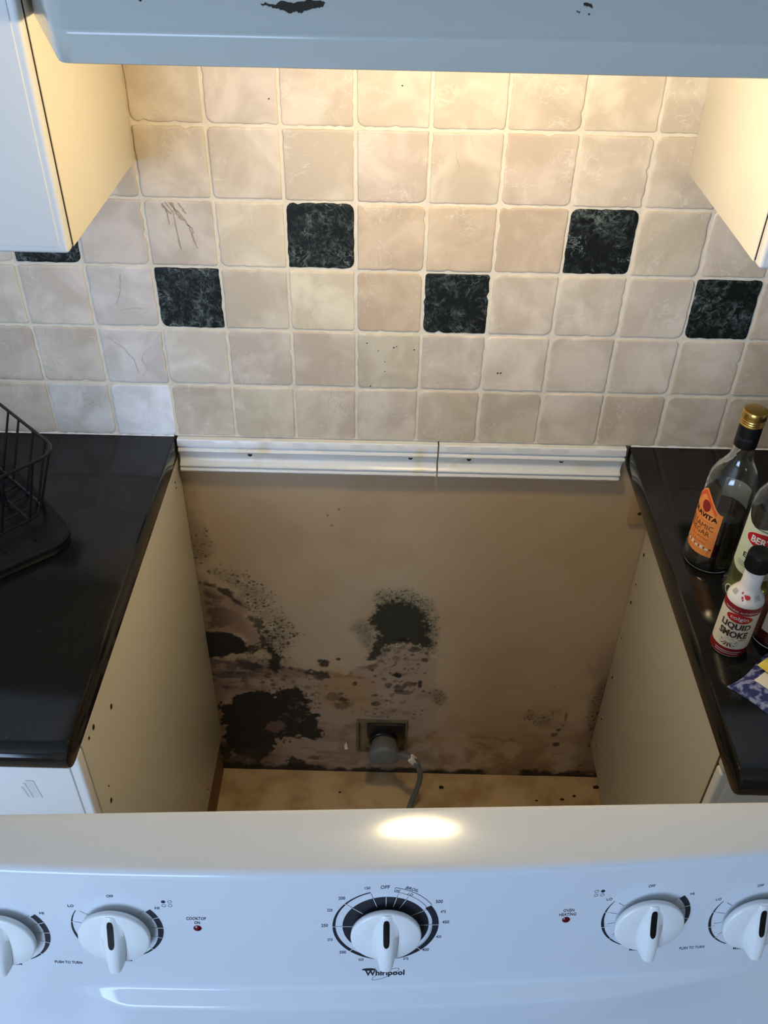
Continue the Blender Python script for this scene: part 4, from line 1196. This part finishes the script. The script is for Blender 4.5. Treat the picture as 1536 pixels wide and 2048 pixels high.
# ================================================================== DISH RACK ON ITS TRAY (left worktop)
A = Vector((-0.66, 0.75, 0)).normalized(); B = Vector((-0.75, -0.66, 0)).normalized()
tray = empty('drip_tray', (0, -0.28, 0)); tag(tray, 'black plastic drip tray under the wire dish rack', 'tray')
TK = Vector((0.120, -0.287, 0)); TA, TB = 0.315, 0.46
def round_rect(K, A, B, la, lb, r, n=6):
    """corner K, sides la along A and lb along B, rounded"""
    out = []
    for ca, cb, s0 in ((0, 0, PI), (1, 0, 1.5*PI), (1, 1, 0), (0, 1, 0.5*PI)):
        for k in range(n+1):
            a = s0+k/n*PI/2
            u = (r if ca == 0 else la-r)+r*math.cos(a); w = (r if cb == 0 else lb-r)+r*math.sin(a)
            out.append(K+A*u+B*w)
    return out
v = []; f = []
steps = [(0.004, 0.0, 0.038), (0.001, 0.004, 0.040), (0.0, 0.0155, 0.042), (0.003, 0.0165, 0.040), (0.007, 0.0150, 0.036), (0.024, 0.0062, 0.028), (0.034, 0.0050, 0.02)]
for ins, z, r in steps:
    q = round_rect(TK+(A+B)*ins, A, B, TA-2*ins, TB-2*ins, r); m = len(q)
    v += [(p.x, p.y, z+0.0008) for p in q]
for i in range(len(steps)-1):
    for k in range(m): f.append((i*m+k, i*m+(k+1) % m, (i+1)*m+(k+1) % m, (i+1)*m+k))
f += [tuple(range(m))[::-1], tuple((len(steps)-1)*m+k for k in range(m))]
W(MB().add(v, f).build('tray_body', M['black'], tray, smooth=50), tray)
rb = MB()
for k in range(9):
    p = TK+A*0.045+B*(0.05+k*0.045); q = TK+A*(TA-0.045)+B*(0.05+k*0.045)
    rb.tube([p+Vector((0, 0, 0.0058)), q+Vector((0, 0, 0.0058))], 0.002, 6)
W(rb.build('tray_ribs', M['black'], tray), tray)['kind'] = 'stuff'

RA = Vector((-0.727, 0.686, 0)).normalized(); RB = Vector((-0.686, -0.727, 0)).normalized()
rack = empty('dish_rack', (0, -0.25, 0.01)); tag(rack, 'black wire dish rack at the left edge of the photo', 'dish rack')
RK = Vector((0.0865, -0.2085, 0)); LA, LB = 0.235, 0.40; RH = 0.112
top = round_rect(RK, RA, RB, LA, LB, 0.034, 8)
W(MB().tube([p+Vector((0, 0, RH)) for p in top], 0.0025, 10, True).build('top_rail', M['blackgloss'], rack), rack)
BK = RK+RB*0.036+RA*0.008; la, lb = LA-0.030, LB-0.060
bot = round_rect(BK, RA, RB, la, lb, 0.028, 8)
W(MB().tube([p+Vector((0, 0, 0.0165)) for p in bot], 0.0024, 8, True).build('bottom_rail', M['blackgloss'], rack), rack)
def upright(pt, pb):
    W(MB().tube([pt+Vector((0, 0, RH)), pb+Vector((0, 0, 0.0165))], 0.0019, 8).build('upright', M['blackgloss'], rack), rack)
for u in (0.040, 0.075, 0.118, 0.150, 0.185): upright(RK+RA*u, BK+RA*(u-0.012))
upright(top[4], bot[4])
for w in (0.042, 0.086, 0.15, 0.22, 0.29, 0.35): upright(RK+RB*w, BK+RB*(w-0.012))
for w in (0.06, 0.12, 0.18, 0.24, 0.30, 0.35): upright(RK+RA*LA+RB*w, BK+RA*la+RB*(w-0.012))
gz = Vector((0, 0, 0.0125))
for k in range(6):
    W(MB().tube([BK+RA*(0.03+k*0.032)+gz, BK+RA*(0.03+k*0.032)+RB*lb+gz], 0.0016, 6).build('grid_wire', M['blackgloss'], rack), rack)
for k in range(9):
    W(MB().tube([BK+RB*(0.03+k*0.04)+gz*1.15, BK+RB*(0.03+k*0.04)+RA*la+gz*1.15], 0.0016, 6).build('grid_wire', M['blackgloss'], rack), rack)
for k in range(8):                                   # hairpin plate holders
    for j in range(2):
        p = BK+RA*(0.052+j*0.095)+RB*(0.040+k*0.042)
        a = p-RA*0.008; b = p+RA*0.008
        pts = [a+gz, a+Vector((0, 0, 0.070))]+[p+RA*(-0.008*math.cos(q))+Vector((0, 0, 0.070+0.011*math.sin(q))) for q in (0.5, 1.0, 1.57, 2.1, 2.6)]+[b+Vector((0, 0, 0.070)), b+gz]
        W(MB().tube(pts, 0.0017, 7).build('plate_holder', M['blackgloss'], rack), rack)
for u, w in ((0.03, 0.0), (la-0.03, 0.0), (0.03, lb), (la-0.03, lb)):
    p = BK+RA*u+RB*w
    W(MB().lathe([(0.004, 0.0066), (0.004, 0.013)], (p.x, p.y, 0), 10).build('foot', M['black'], rack), rack)

# ================================================================== BOTTLES (right worktop)
class Wrap:
    """flat print wrapped round a bottle: angle 0 faces 'az'"""
    def __init__(self, c, r, az): self.c = c; self.r = r; self.az = math.radians(az); self.mb = MB()
    def pt(self, x, z, off=0.0):
        a = self.az+x/self.r; R = self.r+off
        return (self.c[0]+R*math.cos(a), self.c[1]+R*math.sin(a), self.c[2]+z)
    def patch(self, x0, x1, zlo, zhi, off=0.0003, n=28):
        """zlo, zhi: numbers or functions of x"""
        v = []; f = []; k = 4
        lo = zlo if callable(zlo) else (lambda x: zlo); hi = zhi if callable(zhi) else (lambda x: zhi)
        for i in range(n+1):
            x = x0+(x1-x0)*i/n
            for j in range(k+1): v.append(self.pt(x, lo(x)+(hi(x)-lo(x))*j/k, off))
        for i in range(n):
            for j in range(k):
                a = i*(k+1)+j; b = a+k+1
                f.append((a, b, b+1, a+1))
        self.mb.add(v, f); return self
    def oval(self, x, z, rx, rz, off=0.0006, n=32):
        v = [self.pt(x, z, off)]; R = 8
        for q in range(1, R+1):
            v += [self.pt(x+rx*q/R*math.cos(2*PI*k/n), z+rz*q/R*math.sin(2*PI*k/n), off) for k in range(n)]
        f = [(0, 1+k, 1+(k+1) % n) for k in range(n)]
        for q in range(R-1):
            f += [(1+q*n+k, 1+(q+1)*n+k, 1+(q+1)*n+(k+1) % n, 1+q*n+(k+1) % n) for k in range(n)]
        self.mb.add(v, f); return self
    def word(self, body, x, z, w, h, off=0.0007, rot=0.0, bold=0.0, shear=0.0):
        q, f = text_geo(body, w, h, bold, shear); a = math.radians(rot); ca, sa = math.cos(a), math.sin(a)
        self.mb.add([self.pt(x+p*ca-r*sa, z+r*ca+p*sa, off) for p, r in q], f); return self
    def scribble(self, x, z, w, h, loops, th=0.0006, off=0.0007):
        """a handwritten looking flourish, too small to read"""
        n = loops*10; v = []; f = []
        for i in range(n+1):
            t = i/n; a = 2*PI*loops*t
            px = x-w/2+w*t+0.25*h*math.cos(a); pz = z+0.5*h*math.sin(a)*(0.55+0.45*math.sin(5*t+1))
            v += [self.pt(px, pz-th/2, off), self.pt(px+th*0.4, pz+th/2, off)]
        for i in range(n): f.append((2*i, 2*i+1, 2*i+3, 2*i+2))
        self.mb.add(v, f); return self
    def lines(self, x, z, w, n, step, th=0.0007, off=0.0005):
        for k in range(n): self.patch(x-w/2, x+w/2-0.1*w*(k % 2), z-k*step, z-k*step+th, off, 12)
        return self
    def poly(self, pts, off=0.0007):
        self.mb.add([self.pt(x, z, off) for x, z in pts], [tuple(range(len(pts)))]); return self
    def build(self, name, m, parent): return W(self.mb.build(name, m, parent, smooth=0), parent)

def glass_bottle(c, prof, wall, parent, base=0.004):
    out = MB().lathe(prof, c, 48, cap=True)
    inner = [(max(0.0005, r-wall), z) for r, z in prof]
    inner = [(r, max(z, base)) for r, z in inner]
    inner[0] = (0.0005, base)
    inner = inner[:1]+[(prof[2][0]-wall-0.003, base)]+inner[2:]
    inn = MB().lathe(inner, c, 48, cap=True)
    me = bpy.data.meshes.new('bottle_glass')
    v = out.v+inn.v; n = len(out.v)
    f = out.f+[tuple(i+n for i in reversed(q)) for q in inn.f]
    me.from_pydata(v, [], f)
    return W(link('bottle_glass', me, M['glass'], parent, 40), parent)

# --- dark vinegar in a clear glass bottle with a gold cap
c = (1.036, -0.283, 0.0005)
b = empty('vinegar_bottle', c); tag(b, 'clear glass vinegar bottle, gold cap, orange label, dark liquid', 'bottle', 'bottles on the right worktop')
prof = [(0.030, 0.0), (0.0345, 0.001), (0.0365, 0.004), (0.0365, 0.024), (0.0345, 0.028), (0.0345, 0.128), (0.0340, 0.140), (0.0315, 0.152), (0.0265, 0.163), (0.0205, 0.172), (0.0160, 0.181), (0.0142, 0.190), (0.0138, 0.200), (0.0138, 0.232)]
glass_bottle(c, prof, 0.0022, b)
W(MB().lathe([(0.002, 0.0045), (0.029, 0.0046), (0.0318, 0.008), (0.0318, 0.092), (0.002, 0.092)], c, 40).build('vinegar', M['vinegar'], b), b)
W(MB().lathe([(0.0147, 0.201), (0.0149, 0.203), (0.0149, 0.2335), (0.0140, 0.2345)], c, 40).build('neck_sleeve', M['black'], b), b)
cp = [(0.0150, 0.234), (0.0158, 0.2345)]
for k in range(3):
    z = 0.236+k*0.0032; cp += [(0.0160, z), (0.0152, z+0.0014), (0.0160, z+0.0026)]
cp += [(0.0158, 0.2475), (0.0160, 0.2490), (0.0160, 0.2540), (0.0150, 0.2556), (0.0135, 0.2560), (0.002, 0.2558)]
W(MB().lathe(cp, c, 48).build('cap', M['gold'], b), b)
w = Wrap(c, 0.0345, 194)
def arch(x): return 0.104+0.030*max(0.0, math.cos(x/0.030*PI/2))**1.3-0.004*math.sin(min(1, abs(x)/0.030)*PI)
w.patch(-0.033, 0.033, 0.028, arch).build('label', M['orange'], b)
w = Wrap(c, 0.0345, 194)
w.patch(-0.020, 0.024, lambda x: arch(x)-0.010, lambda x: arch(x)-0.003, 0.0006).build('label_band', M['orange2'], b)
w = Wrap(c, 0.0345, 194); w.oval(0.006, 0.108, 0.0075, 0.0095).build('label_seal', M['maroon'], b)
w = Wrap(c, 0.0345, 194); w.word('COLAVITA', 0.000, 0.093, 0.056, 0.0078, bold=0.03).build('label_name', M['black'], b)
w = Wrap(c, 0.0345, 194)
w.scribble(0.012, 0.0848, 0.018, 0.0028, 5, 0.0004).word('BALSAMIC', 0.000, 0.0765, 0.052, 0.0085).word('VINEGAR', 0.000, 0.0660, 0.046, 0.0085).scribble(0.006, 0.0570, 0.030, 0.0060, 6, 0.0005).scribble(0.009, 0.0490, 0.024, 0.0050, 5, 0.0005)
w.build('label_text', M['brownink'], b)
w = Wrap(c, 0.0345, 194); w.poly([(-0.02, 0.0395), (0.030, 0.0395), (0.026, 0.0345), (-0.014, 0.0335)], 0.0006).patch(-0.026, 0.031, 0.0405, 0.0425, 0.0006).build('label_picture', M['maroon'], b)
w = Wrap(c, 0.0345, 194)
for k in range(6): w.patch(-0.018+k*0.008, -0.013+k*0.008, 0.0385, 0.0445-0.002*(k % 2), 0.0008, 4)
w.build('label_house', M['creamlabel'], b)['kind'] = 'stuff'
w = Wrap(c, 0.0150, 235); w.word('COLAVITA', 0.0, 0.216, 0.022, 0.0040, 0.0002).build('sleeve_text', M['inkgrey'], b)
# back label seen through the glass
w = Wrap(c, 0.0345, 48); w.patch(-0.026, 0.020, 0.040, 0.122, 0.0003).build('back_label', M['creamlabel'], b)

# --- oil bottle with a pale green label
c = (1.0735, -0.352, 0.0005)
b = empty('oil_bottle', c); tag(b, 'oil bottle with pale green label and red oval, behind the sauce bottle', 'bottle', 'bottles on the right worktop')
prof = [(0.030, 0.0), (0.0350, 0.001), (0.0368, 0.004), (0.0368, 0.024), (0.0345, 0.029), (0.0345, 0.147), (0.0335, 0.158), (0.0300, 0.169), (0.0240, 0.180), (0.0180, 0.190), (0.0145, 0.201), (0.0138, 0.215), (0.0138, 0.245)]
glass_bottle(c, prof, 0.0022, b)
W(MB().lathe([(0.002, 0.0045), (0.029, 0.0046), (0.0319, 0.008), (0.0319, 0.060), (0.002, 0.060)], c, 40).build('oil', M['oil'], b), b)
W(MB().lathe([(0.0150, 0.228), (0.0156, 0.230), (0.0156, 0.258), (0.0146, 0.260), (0.002, 0.260)], c, 36).build('cap', M['black'], b), b)
w = Wrap(c, 0.0345, 243)
w.patch(-0.040, 0.040, lambda x: 0.052+0.010*(abs(x)/0.04)**4, lambda x: 0.137-0.006*math.sin(min(1, abs(x)/0.04)*PI)+0.012*(abs(x)/0.04)**6).build('label', M['greenlabel'], b)
w = Wrap(c, 0.0345, 243); w.oval(0.005, 0.114, 0.0345, 0.0150, 0.0005).build('label_rim', M['creamlabel'], b)
w = Wrap(c, 0.0345, 243); w.oval(0.005, 0.114, 0.0325, 0.0132, 0.0007).build('label_oval', M['redlabel'], b)
w = Wrap(c, 0.0345, 243); w.word('BERTOLLI', 0.006, 0.114, 0.052, 0.0110, 0.0009, bold=0.03).build('label_name', M['inkwhite'], b)
w = Wrap(c, 0.0345, 243); w.word('EXTRA', -0.007, 0.083, 0.034, 0.0080, 0.0005, bold=0.02).build('label_text', M['black'], b)
w = Wrap(c, 0.0345, 243); w.lines(0.003, 0.1305, 0.050, 1, 0.002, 0.0012).lines(-0.020, 0.0700, 0.018, 3, 0.003).build('label_lines', M['inkgrey'], b)['kind'] = 'stuff'
w = Wrap(c, 0.0368, 243); w.oval(-0.026, 0.016, 0.009, 0.009, 0.0003).build('label_stamp', M['greenlabel'], b)
w = Wrap(c, 0.0368, 243); w.oval(-0.026, 0.016, 0.0068, 0.0068, 0.0005).build('stamp_mark', M['inkgrey'], b)

# --- liquid smoke
c = (1.0165, -0.455, 0.0005)
b = empty('sauce_bottle', c); tag(b, 'small cream and red sauce bottle with black cap, nearest of the bottles', 'bottle', 'bottles on the right worktop')
prof = [(0.019, 0.0), (0.0218, 0.001), (0.0226, 0.003), (0.0226, 0.088), (0.0222, 0.091), (0.0205, 0.0945), (0.0165, 0.1010), (0.0132, 0.1065), (0.0120, 0.112), (0.0118, 0.140), (0.0100, 0.1405)]
W(MB().lathe(prof, c, 48).build('bottle_body', M['bottlewhite'], b), b)
capm = MB().lathe([(0.0140, 0.1375), (0.0148, 0.1382), (0.0150, 0.1600), (0.0142, 0.1622), (0.0115, 0.1626), (0.0105, 0.1620), (0.002, 0.1620)], c, 48)
co = W(capm.build('cap', M['black'], b), b)
rbm = MB()
for k in range(36):
    a = 2*PI*k/36
    rbm.tube([(c[0]+0.0150*math.cos(a), c[1]+0.0150*math.sin(a), c[2]+0.1395), (c[0]+0.0150*math.cos(a), c[1]+0.0150*math.sin(a), c[2]+0.1585)], 0.0005, 5)
q = rbm.build('cap_ribs', M['black'], co, smooth=0); q['kind'] = 'stuff'
AZ = 247
w = Wrap(c, 0.0226, AZ); w.patch(-0.0705, 0.0705, 0.016, 0.076, 0.0002, 60).build('label', M['creamlabel'], b)
for z0, z1 in ((0.003, 0.016), (0.076, 0.0880)):
    w = Wrap(c, 0.0226, AZ); w.patch(-0.0705, 0.0705, z0, z1, 0.0002, 60).build('label_band', M['darkred'], b)
w = Wrap(c, 0.0226, AZ); w.oval(0.000, 0.0690, 0.0165, 0.0072, 0.0005).build('label_rim', M['redlabel'], b)
w = Wrap(c, 0.0226, AZ); w.word('colgin', 0.000, 0.0688, 0.0225, 0.0078, 0.0007, bold=0.01).word('NATURAL AUTHENTIC', 0.0, 0.0800, 0.044, 0.0030, 0.0004).lines(0.0, 0.0100, 0.034, 2, 0.0032, 0.0009, 0.0004).build('label_name', M['inkwhite'], b)
w = Wrap(c, 0.0226, AZ); w.word('LIQUID', -0.001, 0.0545, 0.0385, 0.0120, 0.0004, bold=0.045).word('SMOKE', -0.001, 0.0412, 0.0370, 0.0115, 0.0004, bold=0.045).lines(0.0125, 0.0335, 0.009, 2, 0.0018, 0.0007, 0.0004)
w.build('label_text', M['brownblack'], b)
w = Wrap(c, 0.0226, AZ)
for k in range(-4, 5):                               # little camp fire drawn under the words
    a = math.radians(k*20); x0 = -0.003+0.004*math.sin(a); x1 = -0.003+0.0135*math.sin(a)
    z0 = 0.0275-0.002*math.cos(a); z1 = 0.0275-0.0085*math.cos(a)
    w.poly([(x0-0.0006, z0), (x0+0.0006, z0), (x1+0.0012, z1), (x1-0.0012, z1)], 0.0004)
w.poly([(-0.014, 0.030), (-0.005, 0.027), (-0.012, 0.0265)], 0.0004).poly([(0.008, 0.030), (-0.001, 0.027), (0.006, 0.0265)], 0.0004)
w.build('label_logs', M['brownink'], b)['kind'] = 'stuff'
w = Wrap(c, 0.0226, AZ); w.poly([(-0.010, 0.029), (0.004, 0.029), (0.001, 0.034), (-0.003, 0.0315), (-0.006, 0.034)], 0.0003).build('label_flame', M['tan'], b)
# print on the sloping shoulder
sh = MB()
def shoulder(a, t, off=0.0004):
    r = 0.0205+(0.0132-0.0205)*t; z = 0.0945+(0.1065-0.0945)*t
    a = math.radians(AZ)+a
    return (c[0]+(r+off)*math.cos(a), c[1]+(r+off)*math.sin(a), c[2]+z+off)
def sh_poly(pts, mb): mb.add([shoulder(a, t) for a, t in pts], [tuple(range(len(pts)))])
for k in range(7):
    sh_poly([(-1.25+k*0.07, 0.25), (-1.232+k*0.07, 0.25), (-1.202+k*0.07, 0.75), (-1.22+k*0.07, 0.75)], sh)
    sh_poly([(0.55+k*0.07, 0.25), (0.568+k*0.07, 0.25), (0.538+k*0.07, 0.75), (0.52+k*0.07, 0.75)], sh)
W(sh.build('shoulder_text', M['inkgrey'], b, smooth=0), b)
sr = MB()
for a0, t0, ra, rt in ((0.05, 0.55, 0.20, 0.22), (-0.28, 0.40, 0.07, 0.12), (-0.15, 0.65, 0.06, 0.12), (-0.2, 0.20, 0.05, 0.10), (-0.42, 0.80, 0.06, 0.12)):
    sh_poly([(a0+ra*math.cos(2*PI*k/12), t0+rt*math.sin(2*PI*k/12)) for k in range(12)], sr)
W(sr.build('shoulder_print', M['redlabel'], b, smooth=0), b)

# --- bottle of red-brown vinegar at the edge of the photo
c = (1.0835, -0.436, 0.0005)
b = empty('vinegar_bottle', c); tag(b, 'red-brown vinegar bottle with white label, cut by the right photo edge', 'bottle', 'bottles on the right worktop')
prof = [(0.026, 0.0), (0.0300, 0.001), (0.0315, 0.004), (0.0315, 0.022), (0.0310, 0.026), (0.0310, 0.100), (0.0300, 0.110), (0.0250, 0.122), (0.0180, 0.134), (0.0140, 0.146), (0.0135, 0.170)]
glass_bottle(c, prof, 0.0022, b)
W(MB().lathe([(0.002, 0.0045), (0.0255, 0.0046), (0.0284, 0.008), (0.0284, 0.098), (0.002, 0.098)], c, 40).build('vinegar', M['redliq'], b), b)
W(MB().lathe([(0.0148, 0.162), (0.0152, 0.164), (0.0152, 0.182), (0.002, 0.183)], c, 30).build('cap', M['black'], b), b)
w = Wrap(c, 0.0310, 262); w.patch(-0.0310, 0.034, 0.027, 0.092, 0.0003).build('label', M['paper'], b)
w = Wrap(c, 0.0310, 262); w.lines(0.0, 0.082, 0.044, 10, 0.0050, 0.0014).build('label_lines', M['inkgrey'], b)['kind'] = 'stuff'

# ================================================================== POUCH AND PAPERS (right worktop)
PK = Vector((0.9955, -0.5265, 0.0)); PA = Vector((0.0687, 0.0537, 0)).normalized(); PB = Vector((0.0386, -0.0425, 0)).normalized()
def sheet(K, la, lb, z, nz, m, name, parent=None, thick=0.0, bulge=0.0, curl=0.0):
    n = 20; v = []; f = []
    for lay in (0, 1):
        for i in range(n+1):
            for j in range(n+1):
                u, w = i/n, j/n
                e = min(u, 1-u, w, 1-w)
                hgt = bulge*min(1, e*6)**0.6+nz*math.sin(7*u+3*w)*math.cos(5*w-2*u)+curl*(1-u)**3*(1-w)**3
                zz = z+(hgt+thick*min(1, 0.25+e*8) if lay else max(0.0, hgt*0.15 if bulge else hgt))
                p = K+PA*(la*u)+PB*(lb*w)
                p = p+PB*(0.003*math.sin(3*u*PI))*(bulge > 0)+PA*(0.002*math.sin(2.5*w*PI))*(bulge > 0)
                v.append((p.x, p.y, zz))
    N1 = (n+1)**2
    for i in range(n):
        for j in range(n):
            a = i*(n+1)+j
            f.append((a+N1, a+1+N1, a+n+2+N1, a+n+1+N1)); f.append((a, a+n+1, a+n+2, a+1))
    for i in range(n):
        for a, bq in ((i, i+1), (n*(n+1)+i, n*(n+1)+i+1), (i*(n+1), (i+1)*(n+1)), (i*(n+1)+n, (i+1)*(n+1)+n)):
            f.append((a, bq, bq+N1, a+N1))
    return MB().add(v, f).build(name, m, parent, smooth=40)
po = sheet(PK, 0.17, 0.14, 0.0006, 0.0004, M['fabric'], 'cloth_pouch', thick=0.0035, bulge=0.0045)
tag(po, 'blue and white floral cloth pouch on the right worktop', 'pouch')
o = sheet(PK+PA*0.0270+PB*0.0170, 0.11, 0.11, 0.0098, 0.0002, M['paper'], 'paper_note', thick=0.0003)
tag(o, 'cream paper note lying on the blue floral pouch', 'paper')
o = sheet(PK+PA*0.0480+PB*0.0060, 0.10, 0.05, 0.0125, 0.0003, M['yellow'], 'yellow_packet', thick=0.0012, curl=0.002)
tag(o, 'yellow paper packet lying across the cream note on the pouch', 'packet')
